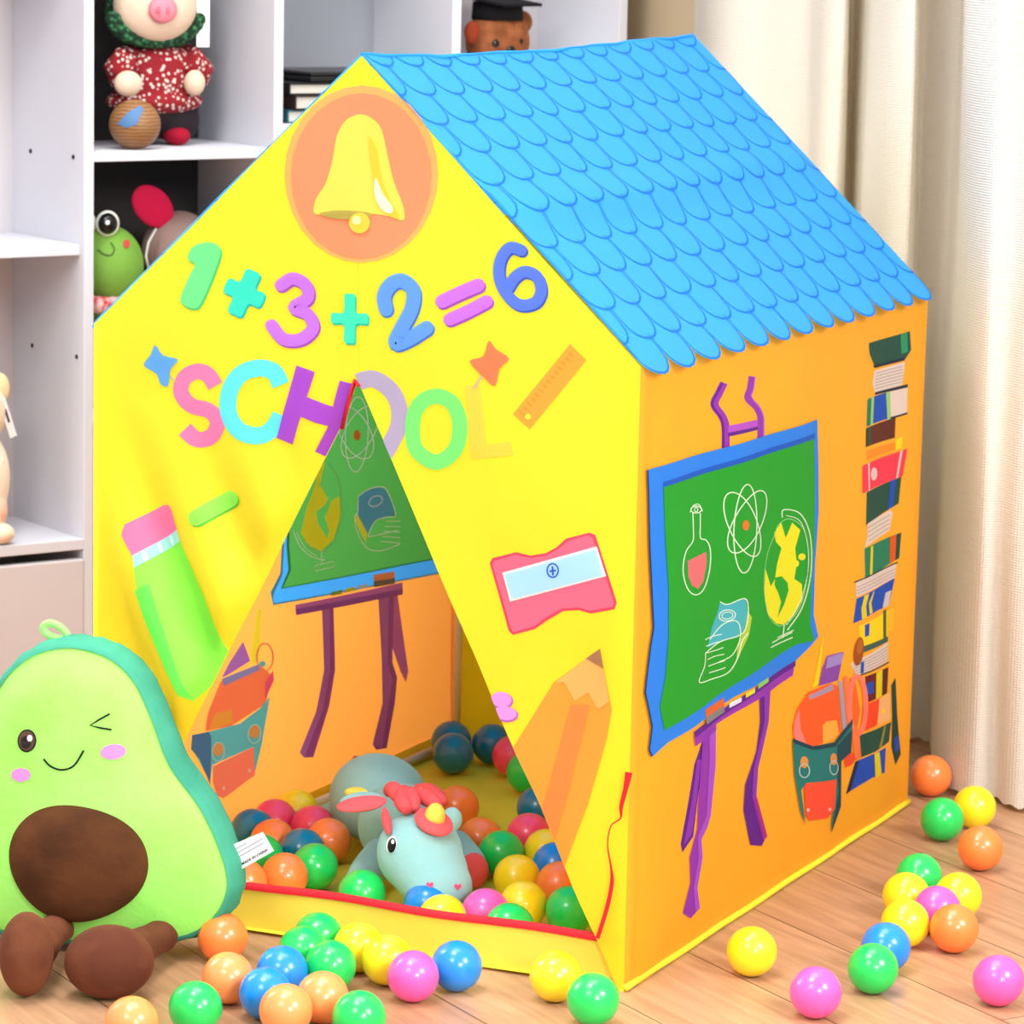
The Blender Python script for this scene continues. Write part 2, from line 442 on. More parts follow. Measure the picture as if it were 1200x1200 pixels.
# bell roundel
A(disc(424, 204, 89, 104), fp((255, 178, 105)), 1)
A(disc(424, 206, 81, 97), fp((252, 154, 110)), 2)
A(poly([(423, 134), (436, 139), (447, 152), (455, 187), (462, 215), (472, 240), (473, 258), (455, 253), (432, 250), (400, 249), (371, 251), (372, 233), (383, 215), (391, 187), (396, 158), (407, 140)], True, 3), fp((255, 228, 92)), 3)
A(poly([(432, 160), (442, 175), (447, 205), (458, 235), (469, 255), (455, 252), (444, 235), (436, 200)], True, 3), fp((255, 205, 60)), 4)
A(poly([(441, 208), (449, 226), (461, 243), (458, 250), (448, 245), (440, 228)], True, 3), fp((250, 250, 215)), 5)
A(poly([(376, 250), (400, 246), (434, 249), (434, 254), (420, 257), (395, 256)], True, 3), fp((176, 168, 80)), 5)
A(disc(423, 261, 12, 12), fp((255, 214, 70)), 6); A(disc(420, 258, 5, 5), fp((255, 245, 180)), 7)
# sum
def num(fn, c, c2):
    A(fn(2.2), fp(c2), 2); A(fn(0), fp(c), 3)
def off(pts, o): return [(x+o*.6, y+o) for x, y in pts]
one = [(222, 296), (228, 288), (240, 284), (252, 285), (259, 292), (257, 305), (246, 335), (235, 358), (226, 361), (215, 356), (213, 348), (222, 325), (229, 310), (221, 304)]
num(lambda o: poly(off(one, o), True, 4), (120, 238, 150), (70, 205, 130))
num(lambda o: plus(287+o*.6, 343+o, 26, 22, 20, .42), (60, 230, 205), (30, 190, 190))
three = [(330, 334), (344, 326), (359, 334), (361, 349), (345, 360), (361, 368), (367, 384), (353, 397), (333, 397), (319, 381)]
num(lambda o: stroke(off(three, o), 14.5), (205, 125, 240), (165, 80, 205))
num(lambda o: plus(410+o*.6, 373+o, 27, 20, 14, .02), (70, 235, 195), (35, 200, 175))
two = [(453, 362), (451, 346), (460, 332), (473, 329), (485, 341), (483, 362), (471, 385), (464, 402), (480, 397), (501, 384)]
num(lambda o: stroke(off(two, o), 17), (105, 165, 250), (70, 120, 215))
num(lambda o: stroke(off([(519, 353), (540, 343), (561, 334)], o), 16), (205, 120, 235), (160, 75, 200))
num(lambda o: stroke(off([(528, 374), (550, 364), (571, 353)], o), 15), (205, 120, 235), (160, 75, 200))
six = [(612, 293), (598, 290), (587, 305), (586, 326), (595, 345), (610, 357), (628, 354), (635, 340), (630, 324), (616, 318), (604, 325), (596, 337)]
num(lambda o: stroke(off(six, o), 13.5), (95, 130, 240), (55, 90, 205))
# SCHOOL
A(stroke([(254, 452), (245, 439), (232, 435), (217, 443), (213, 460), (225, 475), (246, 481), (256, 495), (248, 511), (231, 515), (217, 503)], 18.5, cap=False), fp((255, 130, 190)), 1)
A(stroke([(330, 451), (322, 436), (305, 431), (284, 438), (271, 458), (270, 484), (283, 504), (306, 510), (322, 500), (330, 486)], 20, cap=False), fp((100, 225, 245)), 2)
A(poly([(348, 428), (369, 436), (360, 465), (389, 477), (398, 446), (420, 452), (390, 552), (367, 530), (382, 500), (353, 488), (343, 521), (325, 513)]), fp((165, 75, 215)), 3, clip=[cL()])
A(stroke([(418, 448), (436, 444), (455, 455), (466, 473), (467, 497), (457, 520), (448, 535)], 20, cap=False), fp((178, 168, 208)), 1, clip=[cR()])
A(stroke([(513, 464), (529, 470), (538, 485), (540, 505), (534, 527), (515, 541), (498, 536), (485, 520), (485, 488), (496, 470)], 18, True), fp((125, 245, 125)), 2)
A(poly([(546, 452), (564, 450), (572, 520), (600, 517), (603, 533), (553, 538)]), fp((255, 208, 74)), 1)
# pins, ruler, rubber
A(poly([(183, 404), (192, 416), (210, 421), (201, 433), (198, 452), (189, 450), (184, 438), (169, 428), (177, 416)], True, 3), fp((95, 165, 245)), 3)
A(stroke([(199, 440), (207, 447)], 2, sm=False), fp((190, 180, 140)), 2)
A(poly([(574, 399), (583, 409), (598, 420), (587, 432), (582, 452), (570, 443), (552, 423), (568, 417)], True, 3), fp((255, 125, 85)), 3)
A(stroke([(566, 441), (557, 454)], 3.4, sm=False), fp((195, 185, 140)), 2)
A(poly([(668, 403), (687, 422), (622, 503), (602, 485)]), fp((255, 165, 62)), 1)
for k in range(14):
    t = (k+1)/15; x = 671+(606-671)*t; y = 408+(487-408)*t
    A(stroke([(x, y), (x+5, y+4)], .9, sm=False, cap=False), fp((230, 130, 40)), 2)
A(disc(620, 488, 3.4, 3.4), fp((255, 235, 70)), 2)
num(lambda o: stroke(off([(235, 605), (252, 594), (268, 585)], o), 19), (155, 240, 90), (95, 200, 60))
# green pencil with a pink rubber
A(poly([(148, 625), (151, 613), (188, 593), (196, 592), (200, 598), (206, 623), (162, 650)]), fp((255, 125, 180)), 2)
A(poly([(162, 649), (206, 621), (209, 635), (165, 663)]), fp((165, 235, 240)), 3)
for k in range(3):
    x = 172+k*12; y = 645-k*8; A(stroke([(x, y), (x+3, y+11)], 4, sm=False, cap=False), fp((215, 248, 250)), 4)
A(poly([(164, 662), (208, 634), (222, 663), (240, 697), (256, 738), (262, 768), (252, 795), (236, 812), (226, 822), (216, 813), (203, 785), (186, 745), (171, 705)]), fp((150, 250, 85)), 2, clip=[cL()])
A(poly([(166, 690), (180, 682), (206, 760), (226, 818), (216, 811), (196, 768), (176, 720)]), fp((120, 240, 95)), 3)
# sharpener
A(poly([(574, 660), (577, 654), (605, 647), (622, 651), (640, 648), (653, 641), (664, 631), (691, 624), (698, 627), (723, 706), (720, 714), (692, 719), (678, 715), (660, 716), (641, 727), (627, 737), (601, 744), (596, 739)]), fp((235, 75, 105)), 1)
A(poly([(577, 661), (580, 657), (605, 650), (622, 654), (641, 651), (655, 643), (666, 634), (690, 627), (695, 630), (720, 706), (718, 711), (692, 716), (678, 712), (659, 713), (639, 724), (626, 734), (602, 741), (599, 737)]), fp((255, 115, 145)), 2)
A(poly([(589, 671), (700, 640), (711, 675), (598, 705)]), fp((250, 250, 240)), 3)
A(poly([(592, 673), (699, 643), (708, 674), (600, 702)]), fp((175, 222, 255)), 4)
A(ring(649, 668, 6.5, 8, 1.6), fp((50, 95, 190)), 5); A(stroke([(646, 669), (652, 668)], 2, sm=False), fp((50, 95, 190)), 5); A(stroke([(649, 664), (649.5, 673)], 2, sm=False), fp((50, 95, 190)), 6)
for cx, cy, rx, ry in ((589, 819, 13, 10), (594, 835, 14, 9)):
    A(disc(cx+.8, cy+1.5, rx, ry, .15), fp((190, 105, 200)), 2, clip=[cR()]); A(disc(cx, cy, rx-1, ry-1, .15), fp((232, 160, 235)), 3, clip=[cR()])
# orange pencil at the right
A(poly([(686, 772), (707, 784), (717, 832), (711, 866), (690, 942), (662, 1017), (640, 985), (600, 880), (648, 800)]), fp((255, 165, 62)), 1, clip=[cR()])
A(poly([(686, 772), (707, 784), (714, 822), (700, 832), (688, 812), (672, 822), (660, 800), (650, 800)]), fp((255, 190, 105)), 2, clip=[cR()])
A(poly([(668, 826), (690, 826), (665, 930), (645, 1000), (632, 960)]), fp((255, 148, 72)), 2, clip=[cR()])
A(poly([(703, 760), (707, 784), (686, 772)]), fp((165, 120, 90)), 3)
A(poly([(652, 1000), (661, 1012), (659, 1022), (650, 1012)]), fp((150, 215, 235)), 3, clip=[cR()])
sF.build('front_wall', TENT)
# red piping at the tip of the door and rolled edge
def fpt(u, v, w=0): return FLc+DX*u+Z*v-DY*(warpF(u, v)+w)
RED = fabric((220, 30, 45), .15)
mk('door_piping', *tube_geo([fpt(AP.x-.028, AP.y-.058, .002), fpt(AP.x-.014, AP.y-.026, .003), fpt(AP.x-.002, AP.y+.001, .003), fpt(AP.x+.003, AP.y-.006, .002)], .0022, 8), RED, TENT)['label'] = 'red piping at the tip of the door'
# side walls
def warpR(u, v):
    d = .0035*math.sin(u*9+1)*math.sin(v*6.5+.6)+.0015*math.sin(u*31+v*9)
    e = min(u, TD-u)
    d *= min(1, e/.04)
    return d*min(1, (TH+.003-v)/.06)
sR = Sheet(TA, DY, Z, DX, warpR)
A = lambda *a, **k: sR.add(*a, step=.0004, **k)
A(poly([(0, .0), (TD, 0), (TD, TH-.001), (0, TH-.001)]), ORA, 0, px=False)
PUR = fp((150, 55, 190)); PURd = fp((100, 30, 150)); PURl = fp((180, 85, 215)); BLU = fp((40, 140, 250)); NAV = fp((20, 60, 110)); GRN = fp((28, 170, 45)); WHT = fp((235, 245, 225))
def P7(l): return [(740+x/3.3333, 420+y/3.3333) for x, y in l]
def P8(l): return [(740+x/3.3333, 740+y/3.3333) for x, y in l]
# easel above the board
A(stroke(P7([(357, 95), (340, 135), (325, 180), (350, 225), (362, 265), (363, 350)]), 8, cap=False), PUR, 1); A(stroke(P7([(350, 95), (333, 135), (317, 180), (342, 225), (353, 265), (354, 350)]), 2, cap=False), PURd, 2)
A(stroke(P7([(465, 70), (455, 120), (445, 155), (480, 190), (497, 230), (497, 310)]), 8, cap=False), PUR, 1); A(stroke(P7([(475, 70), (466, 120), (458, 150), (490, 190), (507, 230), (507, 305)]), 2, cap=False), PURl, 2)
A(poly(P7([(370, 262), (485, 238), (485, 278), (370, 305)])), PURl, 1.5); A(poly(P7([(370, 290), (485, 265), (485, 278), (370, 305)])), PURd, 2)
# legs
A(poly(P8([(270, 425), (235, 520), (210, 680), (185, 830), (192, 862), (232, 800), (250, 640), (272, 520), (300, 430)])), PURd, 1)
A(poly(P8([(245, 500), (225, 650), (195, 835), (225, 790), (245, 640), (265, 500)])), PUR, 2)
A(poly(P8([(330, 375), (328, 520), (303, 720), (290, 760), (263, 810), (268, 880), (247, 1000), (258, 1080), (225, 1120), (195, 1100), (222, 980), (217, 880), (245, 770), (250, 640), (268, 430), (280, 390)])), PUR, 3)
A(poly(P8([(330, 375), (328, 520), (303, 720), (262, 810), (267, 880), (247, 1000), (258, 1080), (240, 1090), (232, 1000), (250, 880), (246, 800), (282, 720), (298, 520), (300, 400)])), PURl, 4)
A(poly(P8([(500, 255), (547, 230), (540, 350), (497, 530), (490, 640), (530, 800), (510, 838), (470, 835), (445, 700), (450, 600), (490, 470), (505, 350)])), PURd, 3)
A(poly(P8([(520, 250), (547, 230), (540, 350), (497, 530), (490, 640), (530, 800), (515, 820), (475, 650), (478, 540), (520, 350)])), PUR, 4)
A(poly(P8([(480, 640), (492, 650), (530, 800), (518, 815)])), fp((190, 50, 130)), 5)
# ledge
A(poly(P8([(230, 390), (640, 112), (632, 172), (540, 238), (330, 362), (330, 385), (235, 447)])), PUR, 5)
A(poly(P8([(230, 390), (640, 112), (640, 135), (235, 412)])), PURd, 6)
# board
bo = P7([(65, 435), (717, 238), (722, 420), (722, 600), (705, 800), (700, 1000), (718, 1085)])+P8([(690, 55), (640, 112), (540, 178), (400, 255), (230, 370), (130, 432), (70, 487), (58, 460), (72, 370), (58, 290), (47, 235), (72, 60)])+P7([(85, 1050), (75, 750), (70, 550)])
A(poly([(x-1.6, y+.5) for x, y in bo]), NAV, 6.6)
A(poly(bo), BLU, 7.4)
A(poly(P7([(120, 483), (703, 290), (703, 315), (120, 503)])), fp((15, 95, 200)), 8.4)
A(poly(P7([(120, 503), (697, 312), (703, 500), (700, 700), (688, 900), (685, 1040), (700, 1100)])+P8([(640, 50), (500, 140), (300, 270), (115, 385), (98, 295), (120, 180), (133, 20)])+P7([(135, 900), (125, 700)])), GRN, 9.2)
def ch(g, c=WHT, l=10.2): A(g, c, l)
# flask
ch(poly(P7([(207, 790), (285, 755), (287, 800), (272, 870), (248, 900), (222, 885), (208, 850)])), fp((240, 120, 125)), 10)
ch(stroke(P7([(232, 600), (233, 660), (230, 712), (200, 755), (187, 830), (205, 900), (240, 922), (275, 895), (298, 820), (300, 745), (285, 710), (262, 700), (262, 650), (263, 605)]), 1.3), WHT, 10.6)
ch(ring(814, 597, 6.5, 4, 1.2)); ch(ring(814, 597, 2, 2.5, 1))
ch(stroke(P7([(222, 600), (235, 575), (258, 570), (272, 595)]), 1))
# atom
ch(ring(868, 619, 13, 52, 1.3, .03)); ch(ring(871, 611, 16, 40, 1.3, .45), l=10.7); ch(ring(865, 614, 16, 40, 1.3, -.38), l=11.2)
ch(disc(867.5, 615, 4, 6), fp((240, 130, 50)), 11)
# globe
YC = fp((250, 238, 40))
ch(poly(P7([(545, 680), (572, 640), (590, 700), (612, 640), (642, 668), (625, 740), (632, 800), (625, 860), (652, 880), (655, 940), (625, 1005), (590, 1040), (560, 1035), (525, 1000), (506, 920), (510, 820), (535, 890), (552, 860), (560, 800), (575, 740), (553, 715)])), YC, 10)
ch(poly(P7([(552, 855), (578, 850), (600, 875), (605, 905), (590, 960), (565, 1010), (578, 950), (566, 915), (550, 885)])), GRN, 10.7)
ch(disc(935, 652, 4, 4), YC, 10); ch(disc(929, 660, 3, 4), YC, 10)
ch(stroke(P7([(545, 690), (515, 770), (503, 880), (520, 990), (560, 1040), (600, 1035), (645, 970), (670, 850), (672, 740), (650, 660), (600, 625), (560, 650)]), 1, True), fp((150, 215, 140)), 10.9)
ch(stroke(P7([(575, 620), (580, 590), (640, 605), (680, 690), (685, 830), (655, 970), (605, 1060)]), 1.2)); ch(stroke(P7([(590, 612), (640, 635), (668, 720), (672, 830), (645, 950), (600, 1040)]), .8), WHT, 10.9)
ch(stroke(P7([(545, 1110), (620, 1070)]), 1.2)); ch(stroke(P7([(540, 1128), (622, 1090)]), 1.2)); ch(stroke(P7([(592, 1040), (588, 1090)]), 1.2)); ch(stroke(P7([(568, 1090), (625, 1062)]), 1))
# chalk book
ch(poly(P7([(338, 950), (365, 958), (400, 945), (430, 937), (438, 1000), (425, 1060), (400, 1085), (340, 1105), (285, 1130), (305, 1050), (325, 1000)])), fp((75, 190, 205)), 10)
ch(poly(P7([(438, 985), (455, 1010), (445, 1080), (415, 1150), (400, 1190), (405, 1120), (428, 1060)])), fp((190, 215, 70)), 10)
ch(stroke(P7([(338, 950), (365, 960), (428, 937), (440, 1000), (428, 1060), (400, 1085), (340, 1105), (275, 1150)]), 1.2), WHT, 10.7)
ch(ring(849, 721, 9, 6.5, 1.1, -.2), WHT, 10.9); ch(ring(849, 721, 6, 4, .9, -.2), WHT, 11.3)
ch(stroke(P7([(275, 1150), (270, 1200)])+P8([(245, 195), (300, 185), (370, 160), (405, 100), (418, 40), (440, 5)]), 1.2), WHT, 11)
for k in range(6):
    x0, y0 = 275+k*3, 30+k*26
    ch(stroke(P8([(x0, y0), (x0+30+8*(k % 3), y0-12), (x0+68, y0-20)]), 1.0), WHT, 11.5)
ch(stroke(P8([(295, 30), (350, -30), (400, -40), (412, 20), (385, 90), (330, 120)]), 1.1), WHT, 11.2)
# chalks on the ledge
A(poly(P8([(275, 305), (357, 258), (360, 290), (277, 340)])), fp((240, 110, 50)), 8.4); A(poly(P8([(277, 335), (360, 288), (360, 315), (280, 362)])), fp((135, 135, 140)), 8.9)
for x0, y0, x1, y1, c in ((380, 290, 425, 268, (235, 245, 255)), (440, 250, 475, 232, (235, 235, 60)), (487, 215, 532, 190, (150, 215, 110))):
    A(poly(P8([(x0, y0-10), (x1, y1-12), (x1, y1+6), (x0, y0+9)])), fp(c), 8.6)
# pile of books
def B5(l): return [(980+x/5, 380+y/5) for x, y in l]
DG = fp((22, 82, 68)); PG = fp((222, 216, 214)); RBk = fp((245, 60, 90)); BB = fp((18, 82, 200)); DN = fp((20, 38, 66)); DB = fp((95, 40, 28)); TG = fp((25, 135, 100)); YB = fp((250, 225, 20)); OR = fp((245, 95, 30))
def bk(pts, c, l=1): A(poly(pts), c, l)
bk(B5([(208, 112), (430, 40), (437, 150), (402, 205), (245, 248), (215, 175)]), DG); bk(B5([(375, 60), (412, 48), (415, 160), (380, 175)]), fp((25, 160, 110)), 2); bk(B5([(232, 245), (390, 195), (400, 210), (245, 258)]), DN, 2.5)
bk(B5([(243, 275), (400, 220), (386, 355), (245, 402), (232, 350)]), PG)
for k in range(6): A(stroke(B5([(246, 290+k*18), (388, 245+k*18)]), .6, sm=False, cap=False), fp((140, 135, 140)), 2)
bk(B5([(245, 400), (412, 350), (415, 368), (245, 415)]), DN, 2.2)
bk(B5([(200, 440), (320, 395), (325, 550), (190, 600)]), BB); bk(B5([(200, 440), (222, 432), (212, 592), (190, 600)]), TG, 2); bk(B5([(222, 432), (238, 426), (228, 588), (212, 594)]), fp((160, 220, 130)), 2.5); bk(B5([(303, 398), (322, 392), (325, 555), (310, 562)]), fp((160, 220, 130)), 2)
bk(B5([(325, 395), (413, 368), (410, 518), (328, 548)]), PG)
bk(B5([(325, 545), (412, 515), (412, 525), (328, 556)]), DN, 2)
bk(B5([(185, 612), (352, 545), (348, 665), (180, 722)]), DB); bk(B5([(195, 606), (215, 598), (212, 705), (192, 715)]), fp((30, 90, 60)), 2)
bk(B5([(355, 675), (385, 655), (382, 728), (350, 735)]), YB); bk(B5([(185, 745), (350, 690), (350, 735), (185, 800)]), fp((255, 150, 35)))
bk(B5([(155, 830), (410, 728), (385, 890), (152, 992)]), RBk, 2); bk(B5([(190, 815), (200, 811), (198, 975), (190, 978)]), PG, 3); bk(B5([(372, 742), (384, 738), (360, 898), (350, 902)]), PG, 3); A(disc(1025.5, 555.5, 4, 7.5, .1), PG, 3)
bk(B5([(180, 985), (380, 893), (366, 1050), (330, 1075), (170, 1178)]), DG); bk(B5([(325, 918), (352, 905), (335, 1072), (308, 1085)]), BB, 2)
bk(P7([(918, 645), (1015, 592), (1022, 605), (1010, 672), (905, 737), (915, 700)]), PG, 2)
for k in range(4): A(stroke(P7([(918, 662+k*17), (1012, 612+k*16)]), .6, sm=False, cap=False), fp((140, 135, 140)), 3)
bk(P7([(905, 742), (1052, 680), (1045, 780), (905, 868)]), TG); bk(P7([(1012, 697), (1035, 688), (1030, 790), (1010, 798)]), OR, 2); bk(P7([(930, 735), (940, 731), (933, 845), (922, 852)]), YB, 2); bk(P7([(1035, 688), (1052, 680), (1045, 780), (1032, 788)]), DG, 2)
bk(P7([(870, 875), (1035, 800), (1030, 856), (870, 932)]), PG, 2); A(stroke(P7([(866, 873), (1038, 797)]), 1.4, sm=False), DN, 3)
for k in range(3): A(stroke(P7([(872, 893+k*13), (1030, 822+k*12)]), .6, sm=False, cap=False), fp((140, 135, 140)), 3)
bk(P7([(873, 938), (1030, 858), (1005, 965), (950, 985), (890, 1020), (860, 1035)]), BB); bk(P7([(900, 925), (918, 918), (905, 965), (908, 1010), (890, 1018), (888, 975)]), YB, 2); bk(P7([(935, 912), (940, 908), (925, 955), (930, 990), (918, 1000), (915, 955)]), YB, 2.5); bk(P7([(990, 915), (1015, 905), (1003, 965), (975, 975)]), PG, 2)
bk(P7([(880, 1045), (1000, 985), (998, 1085), (885, 1130)]), YB); bk(P7([(978, 985), (992, 978), (990, 1090), (976, 1096)]), fp((70, 110, 50)), 2); bk(P7([(900, 1040), (918, 1032), (915, 1080), (900, 1088)]), BB, 2)
bk(P7([(1003, 985), (1028, 975), (1020, 1060), (1000, 1068)]), fp((255, 200, 30))); bk(P7([(888, 1125), (998, 1085), (998, 1105), (888, 1150)]), fp((60, 100, 90)), 2)
bk(P8([(850, 125), (1000, 40), (996, 115), (870, 172)]), PG)
for k in range(5): A(stroke(P8([(858, 128+k*10), (997, 58+k*12)]), .6, sm=False, cap=False), fp((140, 135, 140)), 2)
bk(P8([(885, 118), (895, 114), (893, 160), (884, 163)]), BB, 3)
A(stroke(P8([(870, 175), (998, 120)]), 1.6, sm=False), fp((40, 80, 80)), 3)
bk(P8([(900, 175), (1000, 138), (992, 240), (905, 278)]), fp((110, 25, 40))); bk(P8([(903, 202), (930, 192), (930, 238), (905, 248)]), BB, 2); bk(P8([(942, 160), (970, 148), (966, 250), (940, 262)]), YB, 2); bk(P8([(972, 150), (990, 142), (988, 240), (970, 248)]), DB, 2)
bk(P8([(893, 287), (960, 258), (945, 365), (885, 395)]), fp((240, 75, 30))); bk(P8([(955, 262), (1005, 238), (1007, 342), (948, 366)]), fp((240, 195, 130))); A(disc(1032, 833, 2, 3), YB, 2)
bk(P8([(880, 405), (1012, 352), (1000, 430), (935, 470), (868, 500)]), DG); bk(P8([(975, 370), (985, 366), (965, 450), (952, 455)]), fp((160, 150, 60)), 2)
bk(P8([(868, 507), (985, 452), (980, 550), (930, 570), (832, 635)]), BB); bk(P8([(935, 475), (955, 468), (965, 555), (940, 570)]), YB, 2); bk(P8([(868, 507), (880, 502), (850, 620), (832, 635)]), DN, 2)
bk(P8([(1012, 210), (1032, 180), (1040, 330), (1055, 480), (1032, 522), (1012, 450), (1016, 330)]), fp((25, 70, 62))); bk(P8([(1025, 415), (1045, 405), (1048, 460), (1028, 475)]), BB, 2)
A(disc(1003, 763, 5, 17, .12), fp((165, 85, 25)), 3); A(disc(1004, 757, 3, 9, .12), fp((190, 110, 40)), 3.5)
# backpack
bk(P8([(745, 15), (722, 205), (700, 220), (712, 170), (732, 60)]), fp((255, 222, 20)), 3)
bk(P8([(758, 95), (825, 78), (800, 190), (722, 212), (738, 140)]), fp((140, 75, 185)), 3.5); bk(P8([(758, 100), (822, 82), (815, 125), (750, 145)]), fp((175, 150, 220)), 4)
bk(P8([(640, 420), (635, 370), (650, 300), (685, 235), (770, 200), (800, 215), (810, 400), (700, 450)]), fp((252, 100, 40)), 4.5)
bk(P8([(636, 400), (640, 345), (655, 300), (660, 380), (680, 440), (650, 440)]), fp((255, 140, 130)), 5)
bk(P8([(685, 250), (775, 203), (780, 226), (690, 265)]), fp((170, 160, 190)), 5)
bk(P8([(735, 365), (750, 350), (790, 345), (800, 400), (735, 442)]), fp((255, 190, 70)), 5)
bk(P8([(800, 195), (815, 190), (830, 370), (815, 385)]), fp((170, 165, 200)), 5); bk(P8([(820, 175), (835, 172), (845, 340), (832, 365)]), fp((250, 130, 80)), 5)
A(ring(1001, 826, 8.5, 34, 5), fp((255, 135, 110)), 5.5)
bk(P8([(845, 180), (862, 185), (880, 310), (868, 380), (850, 350)]), fp((235, 110, 40)), 5)
A(stroke(P8([(862, 380), (868, 440), (872, 485)]), 7), fp((250, 130, 70)), 5.8)
bk(P8([(820, 485), (850, 470), (870, 490), (850, 520), (825, 530)]), fp((230, 80, 40)), 5.4)
bk(P8([(633, 418), (700, 447), (780, 430), (852, 340), (846, 470), (806, 505), (804, 680), (765, 784), (772, 700), (785, 580), (680, 590), (662, 620), (677, 755), (660, 700), (640, 560)]), fp((25, 128, 128)), 6.2)
bk(P8([(633, 418), (700, 447), (780, 430), (852, 340), (850, 362), (782, 448), (700, 462), (635, 436)]), fp((15, 70, 85)), 7)
bk(P8([(790, 445), (850, 380), (846, 470), (806, 505), (804, 680), (765, 784), (795, 620), (788, 560)]), fp((15, 75, 90)), 7)
bk(P8([(672, 595), (785, 575), (778, 690), (752, 726), (690, 737), (677, 715)]), fp((240, 85, 60)), 7.6)
for cx, cy in ((941, 897), (972, 893)):
    A(disc(cx, cy-4, 4, 7), fp((240, 160, 80)), 7.8); A(ring(cx, cy+6, 5, 8, 1.1), fp((200, 215, 210)), 8.4)
for cx, cy in ((945, 949), (967, 948)): A(disc(cx, cy, 1.6, 2), fp((255, 200, 190)), 8.4)
sR.build('side_wall', TENT)

# left wall, seen from inside: the same prints show on the inner face
def warpL(u, v): return .003*math.sin(u*10+2)*math.sin(v*7+.3)*min(1, u/.05)
sL = Sheet(FLc, DY, Z, DX, warpL)
A = sL.add
LO = fabric((255, 172, 75), .5)
_w = [(319, 706), (318.5, 696), (329, 673), (331, 640), (340, 424), (536, 374), (538, 666)]
_n = [sL.uv(*q) for q in _w]
A(poly([(0, 0), (TD, 0), (TD, TH), (_n[5].x, TH), (_n[6].x, _n[6].y), (_n[0].x, _n[0].y), (_n[1].x, _n[1].y), (_n[2].x, _n[2].y), (_n[3].x, _n[3].y), (_n[4].x, TH), (0, TH)]), LO, 0, px=False)
def C1(l): return [(280+x/3.75, 440+y/3.75) for x, y in l]
def C2(l): return [(200+x/3.3333, 680+y/3.3333) for x, y in l]
fp_ = fp
fp = lambda c, tr=.1: fabric(c, tr)
PU = fp((196, 112, 208)); PUd = fp((160, 80, 180)); GR2 = fp((72, 160, 72), .45); BL2 = fp((60, 160, 240), .5); WH2 = fp((252, 255, 245)); TEA = fp((95, 200, 210))
A(poly([(319, 709), (316, 694), (327, 672), (329, 640), (336, 400), (346, 400), (337, 640), (339, 668), (329.5, 688), (532, 649.5), (532, 380), (540, 380), (540, 668)]), BL2, 2.4)
A(poly([(327, 690), (336, 668), (334, 640), (342, 420), (535, 375), (535, 651)]), GR2, 3.2)
A(ring(417, 509, 13, 44, 1.2, .05), WH2, 4.2); A(ring(415, 507, 17, 33, 1.2, -.45), WH2, 4.7); A(ring(420, 506, 16, 34, 1.2, .5), WH2, 5.2); A(disc(417, 510, 4, 6), fp((235, 110, 45)), 5)
A(poly(C1([(375, 375), (350, 480), (385, 540), (375, 565), (330, 600), (340, 650), (378, 715), (385, 680), (370, 620), (400, 550), (435, 530), (438, 620), (405, 720), (350, 772), (295, 745), (262, 690), (290, 580), (330, 480), (340, 420)])), fp((255, 250, 50)), 4.2)
A(stroke(C1([(390, 385), (430, 450), (440, 560), (425, 680), (380, 755), (330, 770), (280, 730)]), 1), fp((150, 200, 130)), 5)
A(stroke(C1([(230, 680), (260, 750), (310, 795), (365, 810)]), 1.1), WH2, 4.2); A(stroke(C1([(245, 690), (280, 755), (330, 790)]), .8), WH2, 4.2)
A(stroke(C1([(322, 835), (405, 815), (408, 838), (325, 858)]), 1, True, False), WH2, 4.2); A(stroke(C1([(350, 770), (352, 820)]), 1), WH2, 4.7)
A(poly(C1([(515, 530), (560, 500), (615, 490), (645, 510), (682, 612), (640, 622), (590, 640), (555, 690), (515, 610)])), fp((80, 175, 225)), 4.2)
A(poly(C1([(505, 600), (515, 615), (555, 690), (548, 735), (520, 680), (505, 640)])), fp((250, 250, 80)), 4.2)
A(stroke(C1([(515, 530), (560, 500), (615, 488), (645, 510), (682, 612), (640, 622), (590, 640), (560, 700), (575, 705), (690, 680)]), 1.1), WH2, 5)
A(stroke(C1([(515, 530), (512, 600), (500, 620), (510, 690), (550, 755), (600, 770), (650, 760), (700, 740)]), 1.1), WH2, 5); A(ring(437.5, 587, 8.5, 5.5, 1.1, -.5), WH2, 5.6)
for k in range(5): A(stroke(C1([(640-k*6, 640+k*22), (700, 640+k*24)]), .9), WH2, 5.4)
A(poly(C2([(478, 95), (800, 30), (905, 8), (905, 55), (480, 135)])), PU, 3.4); A(poly(C2([(478, 112), (905, 32), (905, 55), (480, 135)])), PUd, 4)
A(poly(C2([(583, 115), (628, 105), (633, 350), (610, 490), (550, 690), (515, 692), (498, 672), (560, 510), (590, 350)])), PUd, 1.2); A(poly(C2([(583, 115), (612, 108), (612, 350), (585, 500), (515, 690), (498, 672), (560, 510), (590, 350)])), PU, 1.9)
A(poly(C2([(808, 70), (872, 60), (866, 320), (886, 380), (876, 480), (842, 655), (800, 662), (785, 640), (826, 480), (822, 300)])), PUd, 2); A(poly(C2([(808, 70), (850, 64), (845, 320), (866, 390), (850, 480), (822, 655), (785, 645), (826, 480), (822, 300)])), PU, 2.7)
A(poly(C2([(866, 60), (888, 58), (932, 355), (922, 398), (900, 355), (866, 260)])), PU, 1.4)
A(poly(C1([(582, 875), (680, 860), (680, 895), (585, 910)])), fp((255, 150, 85)), 4.2); A(poly(C1([(582, 905), (680, 890), (680, 915), (585, 930)])), fp((120, 110, 100)), 4.8)
for x0, y0, x1, c in ((392, 962, 440, (140, 180, 70)), (452, 948, 497, (230, 220, 60)), (508, 935, 557, (200, 220, 230))): A(poly(C1([(x0, y0-12), (x1, y0-22), (x1, y0-4), (x0, y0+6)])), fp(c), 4.6)
